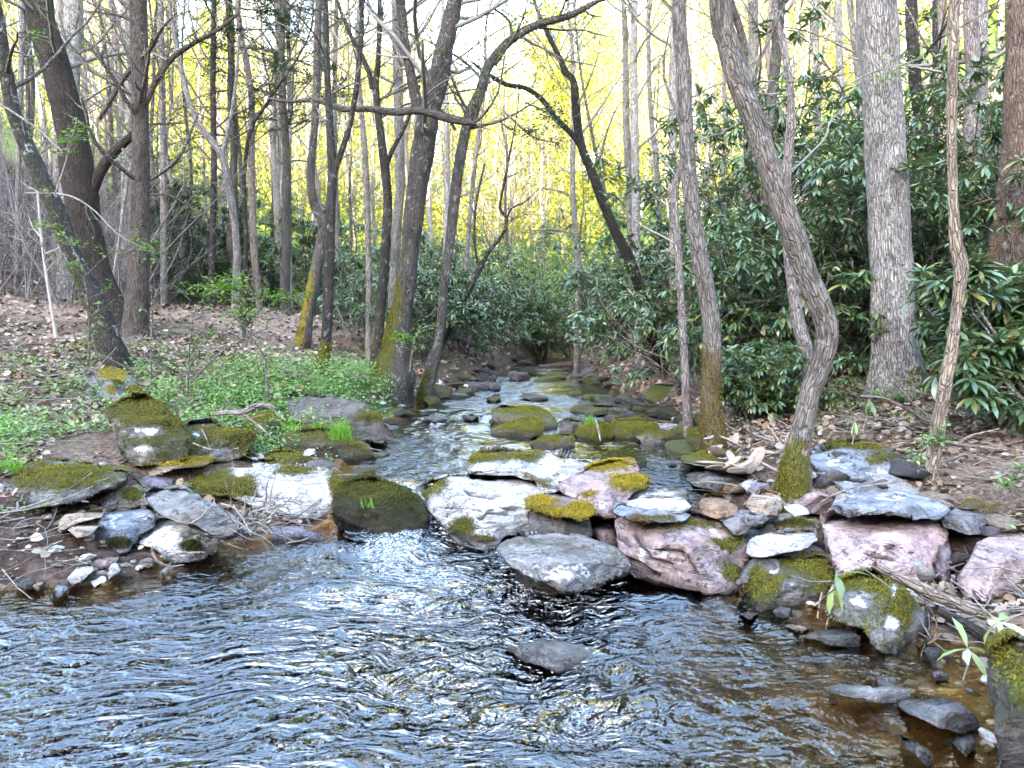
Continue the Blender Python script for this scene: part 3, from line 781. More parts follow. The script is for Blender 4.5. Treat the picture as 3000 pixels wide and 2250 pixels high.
rock('boulder', 'flat pinkish grey slab wedged between the mossy slab and the long boulder', '379,1392 492,1364 506,1387 500,1432 441,1440 400,1412', 5.85, .3, 'purple', .0, 'olive', (), (), .6, sub=5)
rock('boulder', 'thin flat slab edged with yellow moss, behind the long white and mossy boulder', '369,1361 450,1348 564,1335 640,1342 600,1364 512,1372 410,1382', 6.35, .3, 'tan', .35, 'yellow', [(520, 1348, (90, 12), .5)], (), .7, sub=5)
rock('boulder', 'long blocky boulder at the weir, white flat top and moss down its face', '500,1376 553,1351 656,1341 799,1344 912,1366 973,1387 1001,1417 1000,1455 965,1490 871,1488 768,1478 676,1452 589,1450 495,1432 492,1397', 5.75, .52, 'white', .2, 'olive', [(560, 1405, (75, 30), .8), (690, 1420, (70, 40), .8), (860, 1382, (60, 16), .8), (980, 1430, (24, 40), .8), (640, 1440, (60, 16), .5)], [(700, 1352, (190, 12), 1.1), (830, 1430, (50, 32), 1.0), (930, 1440, (38, 32), .8), (605, 1385, (14, 18), .5), (700, 1385, (16, 22), .7)], .55, top=.12, sink=30, cracks=['622,1438 660,1446 700,1440 760,1452'])
rock('boulder', 'cream rock with a moss band, behind the tilted grey slab', '264,1489 287,1458 338,1412 394,1402 441,1436 445,1475 389,1482 328,1495 302,1505', 5.5, .32, 'tan', .12, 'olive', [(390, 1450, (40, 22), 1.0)], [(310, 1460, (40, 34), .6)], .5, sub=5)
rock('boulder', 'tilted flat grey slab lying across the white rocks at the left shore', '418,1453 446,1433 543,1430 589,1469 661,1489 712,1525 694,1566 656,1578 589,1551 512,1530 461,1503', 5.15, .3, 'grey', .06, 'olive', (), [(640, 1545, (50, 14), .5), (500, 1500, (50, 12), .35)], .75, top=.25, sink=0, rough=1.3)
rock('boulder', 'blue grey boulder with a black wet foot on the left shore', '238,1586 266,1556 307,1504 359,1474 410,1479 456,1510 450,1545 410,1570 389,1600 333,1614 266,1609', 5.05, .32, 'blue', .0, 'dark', [(345, 1590, (50, 22), 1.1)], [(330, 1520, (60, 34), .7), (430, 1510, (30, 20), .7)], .5)
rock('boulder', 'white boulder with a black mossy corner, beside the muddy left shore', '400,1571 441,1525 492,1515 564,1546 635,1587 640,1607 579,1626 502,1632 451,1605 410,1597', 4.95, .32, 'white', .0, 'dark', [(560, 1600, (50, 24), 1.1)], [(470, 1560, (70, 44), 1.1), (610, 1590, (20, 14), .9)], .45)
rock('boulder', 'flat brown stone on the dark mud left of the blue grey boulder', '166,1530 190,1510 297,1489 310,1499 297,1515 225,1535 174,1552', 5.25, .2, 'tan', .0, sub=5, cat='stone', lean=.5, sink=5)
rock('boulder', 'small tan stone under the flat brown stone', '197,1551 246,1533 292,1535 270,1566 225,1573', 5.1, .15, 'tan', 0, sub=4, cat='stone', sink=5)
rock('boulder', 'low dark purple rock in the water below the twig pile', '794,1551 820,1530 871,1532 902,1553 948,1568 950,1590 870,1592 799,1590', 5.45, .2, 'purple', .0, sub=5, cat='rock')
for lab, pl, tn in [('largest pale angular stone on the wet mud of the left shore', '195,1699 230,1658 266,1650 277,1668 246,1699 205,1711', 'white'),
                    ('pinkish white flat stone just above the pale flake on the left shore', '277,1643 348,1628 345,1645 318,1660 277,1658', 'pink'),
                    ('thin upright pale flake of stone on the left mud', '310,1696 333,1643 353,1668 343,1681', 'white'),
                    ('grey angular stone at the very edge of the left shore water', '152,1742 169,1707 202,1720 197,1732 169,1747', 'blue'),
                    ('long pale stone high on the left mud', '149,1635 169,1612 225,1602 233,1617 164,1640', 'pink'),
                    ('thin tilted grey stone where the left mud meets the ripples', '466,1676 492,1656 514,1648 505,1668 476,1686', 'grey'),
                    ('small tan stone between the grey chips on the left mud', '92,1722 115,1700 130,1704 118,1724', 'tan'),
                    ('dark thin stone among the chips at far left shore', '45,1716 62,1694 100,1706 96,1720', 'dark')]:
    q = pts(pl); dd = 1.55 * F / (q[:, 1].max() - 949)
    rock('stone', lab, pl, min(dd, 5.1), .1, tn, 0, sub=4, cat='stone', sink=8, lean=.6, rough=1.4)
# --- weir, middle
rock('boulder', 'dark brown mossy boulder standing in the chute, wet all over', '985,1433 1031,1405 1077,1397 1143,1417 1205,1438 1228,1469 1256,1515 1251,1550 1205,1575 1102,1580 1010,1565 974,1515 978,1463', 5.75, .48, (.032, .027, .022), .62, 'dark', [(1060, 1430, (70, 20), .5)], (), .4, top=.1)
rock('boulder', 'largest white boulder of the weir, moss patches on its left and foot', '1228,1433 1246,1412 1307,1394 1359,1387 1435,1384 1512,1392 1579,1412 1602,1433 1590,1455 1560,1470 1560,1510 1562,1545 1476,1563 1441,1588 1369,1583 1328,1563 1287,1530 1246,1484 1228,1458', 5.65, .6, 'white', .05, 'olive', [(1280, 1425, (48, 24), .85), (1350, 1540, (44, 34), 1.2), (1420, 1578, (40, 14), 1.), (1440, 1530, (30, 10), .7), (1245, 1450, (18, 20), .6)], [(1450, 1470, (90, 50), .9), (1520, 1420, (60, 22), .7)], .5, top=.12, cracks=['1360,1432 1390,1445 1440,1453 1462,1446', '1465,1480 1490,1490 1515,1492', '1395,1520 1440,1500 1490,1505'])
rock('boulder', 'wide boulder behind the largest white one, half moss and half white lichen', '1361,1376 1374,1341 1400,1320 1461,1316 1564,1323 1645,1328 1692,1346 1753,1356 1717,1375 1686,1400 1630,1425 1599,1430 1553,1405 1492,1390 1435,1390 1385,1390', 6.7, .55, 'white', .3, 'olive', [(1400, 1345, (45, 20), .6), (1530, 1335, (90, 10), .6), (1600, 1400, (70, 20), .5)], [(1420, 1365, (40, 16), .9), (1500, 1360, (40, 10), .9), (1600, 1365, (26, 26), .9), (1650, 1400, (50, 14), .6)], .8, top=.3)
rock('boulder', 'boulder capped with golden yellow moss and a pale smooth flank, mid weir', '1630,1428 1697,1387 1738,1361 1799,1346 1850,1351 1871,1376 1897,1412 1875,1433 1848,1450 1828,1478 1799,1515 1768,1518 1725,1505 1690,1460 1650,1446', 6.0, .5, 'pink', .04, 'yellow', [(1800, 1358, (70, 16), 1.1), (1830, 1415, (45, 24), 1.3), (1880, 1415, (24, 18), 1.), (1740, 1372, (40, 10), .8), (1730, 1450, (34, 12), .9)], [(1780, 1480, (40, 26), .45)], .6, top=.05, sink=0)
rock('rock_ledge', 'overhanging ledge with shaggy yellow moss above a black hollow', '1535,1469 1569,1453 1645,1440 1717,1445 1740,1474 1738,1505 1705,1522 1666,1515 1599,1504 1553,1489', 5.6, .4, 'purple', .12, 'yellow', [(1580, 1475, (50, 20), 1.2), (1700, 1500, (40, 24), 1.2), (1640, 1500, (50, 12), 1.)], (), .6, sink=0, cat='rock ledge')
rock('boulder', 'dark rock deep in the hollow under the yellow moss ledge', '1545,1500 1620,1490 1700,1500 1730,1530 1740,1600 1640,1620 1560,1590', 5.9, .25, 'dark', .0, sub=5, cat='rock')
rock('boulder', 'pale wedge of stone squeezed between the front slab and the cracked boulder', '1727,1551 1758,1535 1799,1540 1812,1600 1760,1590', 5.2, .25, 'pink', .05, sub=5)
rock('boulder', 'flat topped front slab jutting over the water, brown top and blue white lip', '1453,1612 1487,1586 1543,1561 1615,1553 1692,1566 1758,1592 1809,1617 1840,1653 1830,1679 1779,1699 1758,1722 1666,1742 1615,1717 1553,1691 1492,1655', 4.5, .55, 'grey', .10, 'rust', [(1560, 1590, (110, 22), .5), (1700, 1610, (100, 26), .42), (1800, 1640, (30, 30), .5)], [(1640, 1680, (110, 34), .75), (1520, 1640, (50, 16), .5), (1600, 1600, (60, 14), .35)], .85, top=.35, sink=0, fuzz=False)
rock('boulder', 'dark wet rock holding up the front slab', '1510,1640 1600,1650 1700,1670 1730,1710 1690,1740 1580,1740 1510,1700', 5.3, .3, 'dark', .0, sub=5, cat='rock')
rock('boulder', 'large cracked pinkish boulder with a moss skirt, right of the front slab', '1803,1500 1830,1470 1890,1478 2000,1495 2088,1515 2156,1546 2197,1627 2212,1681 2170,1709 2088,1718 1966,1704 1858,1683 1806,1614', 4.95, .6, 'pink', .06, 'olive', [(2130, 1590, (60, 24), .9), (2150, 1680, (44, 40), 1.3), (2010, 1535, (90, 18), .6), (1900, 1540, (90, 16), .5), (2080, 1640, (50, 16), .4)], [(1900, 1620, (80, 44), .45)], .6, top=.1, cracks=['1815,1570 1870,1590 1900,1640 1960,1655', '1860,1560 1900,1600 1990,1620 2040,1680', '1830,1640 1880,1660 1920,1690'])
rock('boulder', 'blue grey slab on top of the cracked boulder, rusty moss on its edge', '1797,1504 1800,1482 1830,1474 1880,1486 1948,1490 2000,1500 2028,1510 2000,1528 1930,1530 1850,1522', 5.15, .3, 'blue', .1, 'rust', [(1900, 1520, (80, 10), .9)], (), .7, sub=5, sink=0)
rock('boulder', 'bright white slab between the grey lichen boulder and the blue grey slab', '1826,1476 1871,1459 1948,1454 2005,1460 2028,1485 2005,1498 1930,1494 1860,1488', 5.4, .3, 'white', .0, 'olive', (), [(1930, 1470, (110, 24), 1.0)], .7, sub=5, sink=4)
rock('boulder', 'smooth grey boulder with faint green lichen, right of the golden moss boulder', '1815,1480 1840,1448 1891,1417 1948,1405 2010,1410 2030,1430 2034,1452 2020,1467 1948,1462 1871,1466', 5.8, .38, 'white', .10, 'olive', [(1970, 1425, (40, 14), .6), (1830, 1470, (16, 16), .8)], [(1900, 1435, (50, 16), .4)], .65)
rock('boulder', 'black mossy rock sitting in the still water behind the golden moss boulder', '1756,1356 1784,1330 1840,1316 1881,1331 1895,1351 1893,1376 1866,1378 1800,1366', 6.8, .3, 'dark', .5, 'dark', [(1820, 1330, (60, 10), .5)], sub=5)
rock('boulder', 'lone dark mossy rock in the golden water of the upper stream', '1548,1307 1589,1284 1630,1274 1671,1274 1686,1289 1681,1312 1615,1320', 8.0, .3, 'dark', .5, 'olive', (), [(1655, 1278, (12, 5), .7)], sub=5)
rock('boulder', 'long sloping mossy rock like a fallen wedge in the upper stream', '1440,1202 1471,1187 1512,1194 1564,1194 1615,1218 1637,1240 1615,1252 1553,1252 1492,1252 1440,1240', 9.3, .45, 'dark', .4, 'green', [(1560, 1203, (60, 10), 1.0)], (), .5)
rock('boulder', 'mossy slab just in front of the wedge rock in the upper stream', '1432,1266 1482,1245 1533,1228 1579,1225 1597,1248 1584,1266 1538,1273 1461,1273', 8.6, .38, 'dark', .6, 'olive', [(1540, 1240, (50, 14), .6)], sub=5)
rock('boulder', 'blocky black rock left of the grassy green hummock in the upper stream', '1638,1238 1656,1228 1712,1233 1707,1259 1690,1276 1640,1272', 8.8, .26, 'dark', .35, 'dark', sub=5)
rock('boulder', 'bright green mossy hummock with a white stick in front', '1686,1271 1707,1243 1753,1233 1789,1248 1796,1276 1758,1291 1702,1286', 8.4, .3, 'dark', .85, 'green', sub=5)
rock('boulder', 'long flat mossy slab right of the green hummock', '1784,1255 1799,1233 1871,1226 1932,1248 1925,1271 1871,1286 1799,1281', 8.6, .4, 'dark', .7, 'olive', sub=5)
rock('boulder', 'bare pale slab end beyond the long flat mossy slab', '1897,1236 1973,1236 1996,1253 1932,1263', 8.9, .3, 'white', .05, sub=5)
rock('boulder', 'low mossy rock on the gravel below the mossy footed right tree', '1861,1281 1902,1267 1948,1267 2000,1262 2004,1289 1897,1302', 8.0, .3, 'grey', .5, 'olive', sub=5)
rock('boulder', 'mossy knob of rock at the roots of the mossy footed right tree', '2010,1290 2020,1262 2055,1254 2090,1270 2095,1310 2040,1312', 7.5, .25, 'dark', .65, 'olive', sub=5)
for lab, pl, tn, ms, mt in [('bright moss capped boulder where the stream disappears', '1594,1107 1615,1084 1645,1085 1663,1105 1620,1112', 'dark', .9, 'green'),
                            ('dark boulder at the far bend left of the moss capped one', '1485,1100 1497,1082 1543,1088 1555,1110 1502,1117', 'dark', .2, 'dark'),
                            ('pale lipped dark boulder under the left rhododendron', '1357,1132 1374,1113 1425,1118 1437,1143 1379,1145', 'dark', .25, 'olive'),
                            ('small dark boulder touching the pale lipped one', '1428,1130 1450,1114 1470,1138 1442,1144', 'dark', .2, 'dark'),
                            ('long thin black rock across the riffle', '1515,1163 1564,1154 1622,1166 1564,1172', 'dark', .15, 'dark'),
                            ('round mossy rock right of the long thin black rock', '1660,1158 1671,1142 1702,1144 1706,1160', 'dark', .6, 'green'),
                            ('flat green rock beside the round mossy rock', '1700,1166 1730,1154 1745,1160 1735,1170', 'dark', .8, 'green'),
                            ('long low mossy ledge near the right side of the riffle', '1711,1204 1733,1188 1809,1190 1842,1207 1717,1214', 'dark', .45, 'olive'),
                            ('flat mossy rock in the left shallows of the riffle', '1424,1168 1445,1160 1470,1166 1447,1176', 'dark', .6, 'olive'),
                            ('mossy rock at the foot of the thin leaning left tree', '1254,1158 1300,1133 1322,1145 1318,1162 1270,1167', 'dark', .6, 'olive'),
                            ('white ended rock beside the roots of the thin leaning left tree', '1268,1120 1282,1106 1300,1122 1312,1138 1285,1136', 'grey', .1, 'olive'),
                            ('big mossy bank boulder below the right rhododendron', '1885,1166 1910,1124 1985,1128 2004,1172 1930,1184', 'dark', .6, 'green'),
                            ('yellow green mossy rock on the right edge of the far riffle', '1805,1128 1840,1112 1885,1116 1895,1134 1840,1140', 'dark', .9, 'green'),
                            ('dark mossy rock on the right edge of the far riffle', '1728,1116 1750,1104 1785,1108 1784,1120', 'dark', .6, 'olive'),
                            ('round grey green boulder under the rhododendron at the far right edge', '1715,1100 1735,1086 1758,1092 1756,1108', 'grey', .4, 'olive'),
                            ('mossy lip of the left bank above the dark pool', '1240,1170 1262,1156 1290,1176 1292,1186 1258,1186', 'dark', .7, 'olive'),
                            ('flat dark rock in the rapids left of the mossy slab', '1352,1224 1380,1214 1404,1220 1385,1228', 'dark', .1, 'dark'),
                            ('dark jagged rock left of the wedge rock, level with it', '1238,1226 1265,1218 1320,1230 1280,1236', 'dark', .1, 'dark'),
                            ('dark mossy stone just below the long low mossy ledge', '1768,1226 1790,1208 1836,1214 1840,1234 1780,1236', 'dark', .4, 'dark')]:
    q = pts(pl); zb = .30
    dd = (HC - zb) * F / (q[:, 1].max() - 949)
    rock('boulder', lab, pl, dd + .1, min(.4, .012 * dd + .12), tn, ms, mt, sub=5 if dd < 12 else 4, cat='boulder', sink=6, fuzz=False, pb=[(1364, 1130, (14, 5), 1.)] if 'pale lipped dark' in lab else ([(1282, 1115, (16, 12), 1.)] if 'white ended' in lab else ()))
# --- right bank
rock('boulder', 'low rock roofed with bright moss, right of the still backwater', '1990,1351 2051,1328 2113,1319 2159,1333 2180,1354 2215,1366 2195,1387 2128,1380 2051,1365', 6.7, .42, 'dark', .45, 'green', [(2090, 1330, (70, 12), 1.0)], [(2120, 1336, (14, 8), 1.)], .5, sink=4)
rock('boulder', 'cream and black layered rock under the bright moss roofed one', '1985,1395 2077,1371 2149,1380 2176,1412 2154,1430 2031,1418', 6.3, .34, 'grey', .15, 'olive', [(2030, 1385, (40, 10), .6)], [(2140, 1395, (30, 16), .8), (2010, 1390, (20, 10), .6)], .5, sub=5)
rock('boulder', 'big blue white slab leaning at the foot of the bent tree', '2369,1346 2389,1320 2451,1294 2512,1286 2589,1308 2656,1346 2673,1382 2645,1412 2564,1435 2492,1430 2441,1404 2405,1389', 5.55, .5, 'blue', .05, 'olive', [(2500, 1300, (110, 16), 1.0), (2590, 1340, (80, 24), .8)], [(2450, 1350, (70, 22), .6), (2590, 1390, (60, 26), .6)], .7, top=.2, cracks=['2400,1375 2470,1395 2540,1412 2600,1410'])
rock('boulder', 'small white rock between the bent tree and the flat pinkish slab', '2300,1392 2318,1371 2359,1372 2402,1394 2359,1407 2313,1414', 5.55, .2, 'white', .0, sub=5, cat='rock')
rock('boulder', 'flat pinkish grey slab below the big blue white slab', '2282,1443 2307,1417 2369,1403 2441,1405 2502,1431 2510,1450 2461,1474 2441,1496 2379,1492 2307,1472', 5.35, .42, 'pink', .03, 'olive', [(2400, 1425, (16, 14), 1.)], (), .8, top=.3)
rock('boulder', 'long low blue white slab across the top of the pink boulder', '2440,1490 2492,1453 2564,1436 2666,1441 2743,1462 2800,1489 2760,1508 2692,1506 2615,1496 2520,1500', 5.05, .45, 'blue', .0, 'olive', [(2740, 1460, (30, 10), .6)], [(2600, 1455, (120, 16), .6)], .8, top=.25, sink=14, rough=1.1)
rock('boulder', 'dark jutting rock end right of the long blue white slab', '2745,1512 2794,1487 2866,1492 2893,1530 2873,1563 2840,1568 2768,1545', 4.95, .32, (.17, .16, .155), .0, 'olive', (), [(2850, 1505, (20, 10), .5)], .4, sink=0, sub=5)
rock('boulder', 'big blocky pink boulder with a pale striped face', '2410,1520 2430,1497 2492,1479 2564,1487 2615,1503 2692,1508 2758,1518 2770,1545 2770,1600 2792,1680 2785,1704 2692,1702 2615,1692 2512,1684 2456,1686 2430,1617 2420,1581 2408,1545', 4.65, .5, (.47, .345, .335), .0, 'olive', (), [(2560, 1650, (130, 34), .6), (2440, 1600, (30, 50), .4)], .55, top=.02, cracks=['2530,1613 2580,1625 2620,1640', '2600,1600 2640,1604'])
rock('boulder', 'dark end block against the right side of the pink boulder', '2745,1590 2765,1560 2785,1600 2800,1690 2790,1715 2758,1705 2735,1650', 4.7, .26, 'purple', .0, sub=5, sink=5)
rock('boulder', 'smooth rounded pink boulder at the right edge', '2799,1704 2830,1658 2871,1592 2922,1561 3000,1535 3060,1560 3070,1660 2973,1717 2897,1744 2830,1734', 4.3, .4, (.43, .315, .295), .0, 'olive', (), [(2930, 1620, (60, 30), .35)], .5, rough=.6)
rock('stone', 'rusty brown brick shaped stone on top of the weir', '2046,1479 2067,1446 2118,1451 2161,1489 2151,1512 2102,1517 2054,1506', 5.35, .2, 'brown', .0, 'olive', (), (), .3, sub=5, cat='stone', sink=4)
rock('stone', 'cream and rust banded stone right of the brown brick shaped one', '2175,1481 2200,1448 2241,1433 2282,1446 2302,1479 2277,1506 2220,1504', 5.4, .24, 'tan', .0, 'olive', (), [(2260, 1465, (30, 24), .5)], .4, sub=5, cat='stone', sink=6)
rock('stone', 'purple grey angular stone behind the cream and rust stone', '2190,1435 2210,1405 2256,1415 2258,1440 2205,1445', 5.75, .18, 'purple', 0, sub=5, cat='stone', sink=6)
rock('stone', 'pale sharp stone leaning beside the purple grey stone', '2164,1419 2200,1400 2222,1405 2195,1440', 5.85, .14, 'white', 0, sub=4, cat='stone', sink=6)
rock('boulder', 'flat pale slab with yellow green stains behind the brown brick shaped stone', '2028,1445 2061,1431 2149,1431 2176,1453 2170,1478 2128,1474', 5.8, .3, 'white', .12, 'yellow', [(2060, 1450, (20, 10), .6)], (), .7, sub=5)
rock('boulder', 'rough grey beam shaped stone slanting across the weir', '2115,1532 2154,1504 2220,1484 2266,1487 2270,1510 2230,1537 2154,1562', 5.2, .24, 'grey', .0, 'olive', (), [(2200, 1500, (50, 12), .35)], .5, sub=5, sink=8, rough=1.4)
rock('stone', 'white lens shaped flat stone left of the pink boulder top', '2296,1481 2328,1471 2359,1487 2372,1504 2328,1509 2302,1491', 5.2, .14, 'white', 0, 'olive', (), [(2330, 1490, 40, 1.)], .6, sub=5, cat='stone', sink=2)
rock('boulder', 'cream boulder with olive moss, behind the blue white fallen slab', '2251,1527 2287,1508 2348,1502 2400,1523 2427,1561 2422,1606 2359,1580 2282,1555', 5.0, .32, 'tan', .15, 'olive', [(2330, 1535, (70, 14), .8)], [(2280, 1520, (26, 8), .8)], .5, sub=5)
rock('boulder', 'blue grey flat stone under the white fallen slab', '2157,1568 2184,1546 2261,1541 2268,1561 2220,1600 2184,1622', 5.0, .24, 'blue', 0, 'olive', (), (), .6, sub=5)
rock('boulder', 'bright white fallen slab tilted between the cracked boulder and the pink boulder', '2182,1619 2195,1586 2246,1566 2328,1551 2389,1554 2396,1581 2359,1609 2277,1624 2210,1635', 4.8, .28, 'white', 0, 'olive', (), [(2290, 1585, (120, 34), .75)], .7, sub=5, sink=0, top=.1)
rock('stone', 'little white stone resting on the moss of the cracked boulder', '2076,1551 2092,1543 2103,1558 2102,1567 2085,1562', 4.75, .05, 'white', 0, sub=4, cat='stone', sink=0)
rock('boulder', 'mossy boulder with a pale peak at the water, left of the drooping green leaves', '2158,1776 2178,1736 2212,1675 2239,1634 2287,1622 2415,1627 2443,1668 2425,1729 2390,1767 2327,1780 2205,1780', 4.45, .36, 'grey', .40, 'olive', [(2230, 1720, (50, 40), .8), (2350, 1650, (80, 26), .6), (2400, 1700, (40, 50), .5)], [(2262, 1655, (26, 26), 1.2), (2320, 1720, (20, 24), .5)], .45)
rock('boulder', 'round mossy boulder with grey streaks, standing in the shallow brown water', '2422,1797 2429,1736 2449,1702 2517,1679 2585,1673 2621,1706 2668,1749 2716,1803 2723,1860 2668,1896 2599,1896 2558,1876 2531,1842 2449,1822', 4.05, .36, 'grey', .42, 'green', [(2540, 1700, (90, 24), .6), (2640, 1800, (30, 60), .6)], [(2510, 1755, (40, 16), 1.1), (2615, 1830, (16, 30), .9), (2690, 1860, (30, 26), .5), (2618, 1735, (12, 30), .8)], .4)
rock('boulder', 'dark mossy rock rising along the bottom right corner', '2893,1980 2904,1905 2924,1864 2965,1856 3030,1890 3080,2300 2930,2320 2915,2100', 3.15, .34, 'dark', .3, 'green', [(2940, 1900, (40, 50), 1.1), (2990, 2000, (24, 80), .7)], [(2985, 1890, (20, 24), .7)], .3)
rock('boulder', 'dark slab with a grey top lying in the brown shallows', '2626,2068 2639,2041 2721,2039 2788,2052 2856,2093 2872,2131 2822,2140 2754,2126 2693,2106', 2.98, .2, (.16, .155, .16), .08, 'dark', (), [(2700, 2055, (50, 10), .4)], .7, top=.25, sub=5, cat='rock', sink=10)
for lab, pl, tn in [('long half sunk grey stone left of the dark slab in the shallows', '2429,2009 2476,1998 2558,2018 2619,2008 2668,2017 2668,2043 2585,2050 2436,2031', 'grey'),
                    ('small round grey stone above the half sunk long stone', '2558,1989 2599,1968 2628,1987 2621,2005 2578,2007', 'grey'),
                    ('small knobby dark stone below the dark slab in the shallows', '2788,2178 2809,2147 2849,2154 2858,2190 2829,2207', 'dark'),
                    ('thin dark shale flake poking up in the front right shallows', '2637,2152 2690,2182 2742,2228 2720,2240 2655,2196', 'dark'),
                    ('purple stone near the pale cut leaves', '2720,1960 2752,1963 2782,1984 2742,1988', 'purple'),
                    ('flat black wet rock in the shallows below the mossy boulders', '2341,1866 2415,1849 2470,1842 2526,1864 2519,1889 2436,1885', 'dark'),
                    ('pale pebble in the water below the pale peaked mossy boulder', '2264,1790 2288,1776 2315,1782 2312,1802 2276,1806', 'grey'),
                    ('tan flat pebble in the water in front of the pale pebble', '2298,1836 2320,1824 2380,1836 2350,1848', 'tan'),
                    ('dark flat pebble at the edge of the ripples left of the pale pebble', '2160,1800 2190,1790 2228,1796 2200,1808', 'dark'),
                    ('red brown pebble beside the pale cut leaves', '2754,1920 2775,1908 2796,1918 2780,1930', 'brown'),
                    ('dark rock at the foot of the round mossy boulder', '2705,1900 2730,1890 2760,1905 2745,1935 2715,1930', 'dark'),
                    ('tiny tan rock against the round mossy boulder', '2475,1842 2492,1822 2515,1830 2510,1852', 'brown')]:
    q = pts(pl); dd = (HC + .0) * F / (q[:, 1].max() - 949)
    big = np.ptp(q[:, 0]) > 60
    rock('stone', lab, pl, dd - .09, .12 if big else .06, tn, 0, sub=5 if big else 4, cat='stone', sink=10, lean=.5, fuzz=False)
rock('boulder', 'dark rock washed over by the current in the middle of the front pool', '1440,1885 1490,1857 1600,1853 1690,1866 1757,1899 1712,1942 1640,1945 1540,1930', 3.66, .3, (.12, .11, .105), .08, 'dark', (), [(1715, 1905, (16, 10), .6)], .6, sub=5, cat='rock', sink=18, rough=1.3)
rock('stone', 'small red brown stone poking from the water at the bottom edge', '1137,2236 1153,2203 1187,2189 1210,2197 1216,2231 1180,2246', 2.85, .06, 'red', 0, sub=4, cat='stone', sink=14)
rock('boulder', 'mossy grey rock at the right bank foot, right of the long blue white slab', '2790,1500 2840,1470 2920,1455 2990,1480 2960,1520 2870,1540', 5.2, .3, 'grey', .55, 'rust', sub=5)

# small stones of the upper stream: one mould, many copies
rg = np.random.default_rng(12)
V0, F0 = ico(4)
moulds = []
for k in range(5):
    q = V0 * np.array([1, .8, .42]) 
    for j in range(6):
        n = unit(rg.normal(0, 1, 3)[None])[0]; s = q @ n; lim = .62 * np.abs(s).max()
        q = q - np.outer(np.maximum(s - lim, 0), n) * .85
    nn = unit(q); q = q + nn * (.10 * fbm(q * 2.3 + k * 9, 4, 50 + k))[:, None]
    moulds.append(mesh_np('stone_shape', q, [F0], {'moss': np.clip(.62 * (nn[:, 2] > -.1) + .2 * fbm(q * 2, 3, 8), 0, 1) * (1 if k < 3 else .3), 'pale': np.zeros(len(q)), 'wet': sstep(q[:, 2], .08, -.1), 'crack': np.zeros(len(q))}))
for i in range(64):
    x_, y_ = rg.uniform(.55, 3.3), rg.uniform(4.5, 6.6)
    o = link('weir_stone', moulds[3 + i % 2], M['rock'], loc=(x_, y_, float(zground(x_, y_)) + .04))
    s = .07 + .14 * rg.random() ** 1.6
    o.scale = (s * 1.4, s, s * rg.uniform(.7, 1.3)); o.rotation_euler = (rg.normal(0, .3), rg.normal(0, .3), rg.uniform(0, 6.28))
    o['rock_tint'] = [float(v) for v in TINT[['grey', 'tan', 'purple', 'white', 'dark'][i % 5]]]; o['moss_tint'] = [float(v) for v in MOSS['olive']]
    tag(o, 'small angular stone wedged in the gaps between the big weir boulders', 'stone', 'gap stones of the weir')
x = rg.uniform(-2.6, 3.0, 900); y = 6.6 * (26 / 6.6) ** rg.random(900)
s_ = sd_water(x, y)
edge = np.exp(-((s_ - .02) / .28) ** 2); right = .22 * sstep(x, .5, 2.0) * sstep(y, 9, 11)
k = (rg.random(900) < edge * .75 + right + .012) & (s_ > -.3)
x, y = x[k][:115], y[k][:115]
for i in range(len(x)):
    o = link('small_stone', moulds[i % 5], M['rock'], loc=(x[i], y[i], max(wl(x[i], y[i]), float(zground(x[i], y[i]))) + .01))
    s = .06 + .24 * rg.random() ** 2.2
    o.scale = (s * 1.2, s, s * rg.uniform(.7, 1.1)); o.rotation_euler = (rg.normal(0, .15), rg.normal(0, .15), rg.uniform(0, 6.28))
    o['rock_tint'] = [float(v) for v in TINT['dark' if rg.random() < .7 else 'grey']]; o['moss_tint'] = [float(v) for v in MOSS[['olive', 'dark', 'green'][i % 3]]]
    tag(o, 'small dark mossy stone along the edges of the upper stream', 'stone', 'small stones of the upper stream')
def clear_of_rocks(x, y, k=.92):
    ok = np.ones(len(x), bool)
    for o in ROCKS:
        c = o.location
        bb = np.array([v[:] for v in o.bound_box]); h = (bb.max(0) - bb.min(0)) / 2; m = (bb.max(0) + bb.min(0)) / 2
        if max(h[0], h[1]) < .12 or 'ledge running' in o['label']: continue
        h = np.minimum(h, .8)
        ok &= ((x - c.x - m[0]) / (h[0] * k)) ** 2 + ((y - c.y - m[1]) / (h[1] * k)) ** 2 > 1
    return ok
def scatter_xy(N, rg, ymin=3.2, ymax=26, xa=1.0):
    """points spread evenly in the view wedge (denser near)"""
    y = ymin * (ymax / ymin) ** rg.random(N)
    x = rg.uniform(-.78, .78, N) * y * xa
    return x, y

mb = MB()
x, y = scatter_xy(110000, rg)
k = clear_of_rocks(x, y, .7) & (sd_water(x, y) < -.12) & (rg.random(len(x)) < .75 + .9 * fbm(np.stack([x * 2.2, y * 2.2, x * 0], -1), 3, 88)) & (rg.random(len(x)) > .75 * f_green(x, y)) & (rg.random(len(x)) > .93 * f_mud_shade(x, y)) & (rg.random(len(x)) > .5 * f_path(x, y))
x, y = x[k], y[k]
pos = np.stack([x, y, zground(x, y) + rg.uniform(.004, .03, len(x))], -1)
sz = 1 + .05 * np.maximum(y - 6, 0)
leaves(mb, pos, rg.uniform(.03, .085, len(x)) * sz, rg.uniform(0, 6.283, len(x)), rg.normal(0, .45, len(x)), rg.normal(0, .45, len(x)), LEAF_W)
tag(link('leaf_litter', mb.mesh('leaf_litter'), M['litter']), kind='stuff', label='dry brown fallen leaves covering both banks', cat='leaf litter')

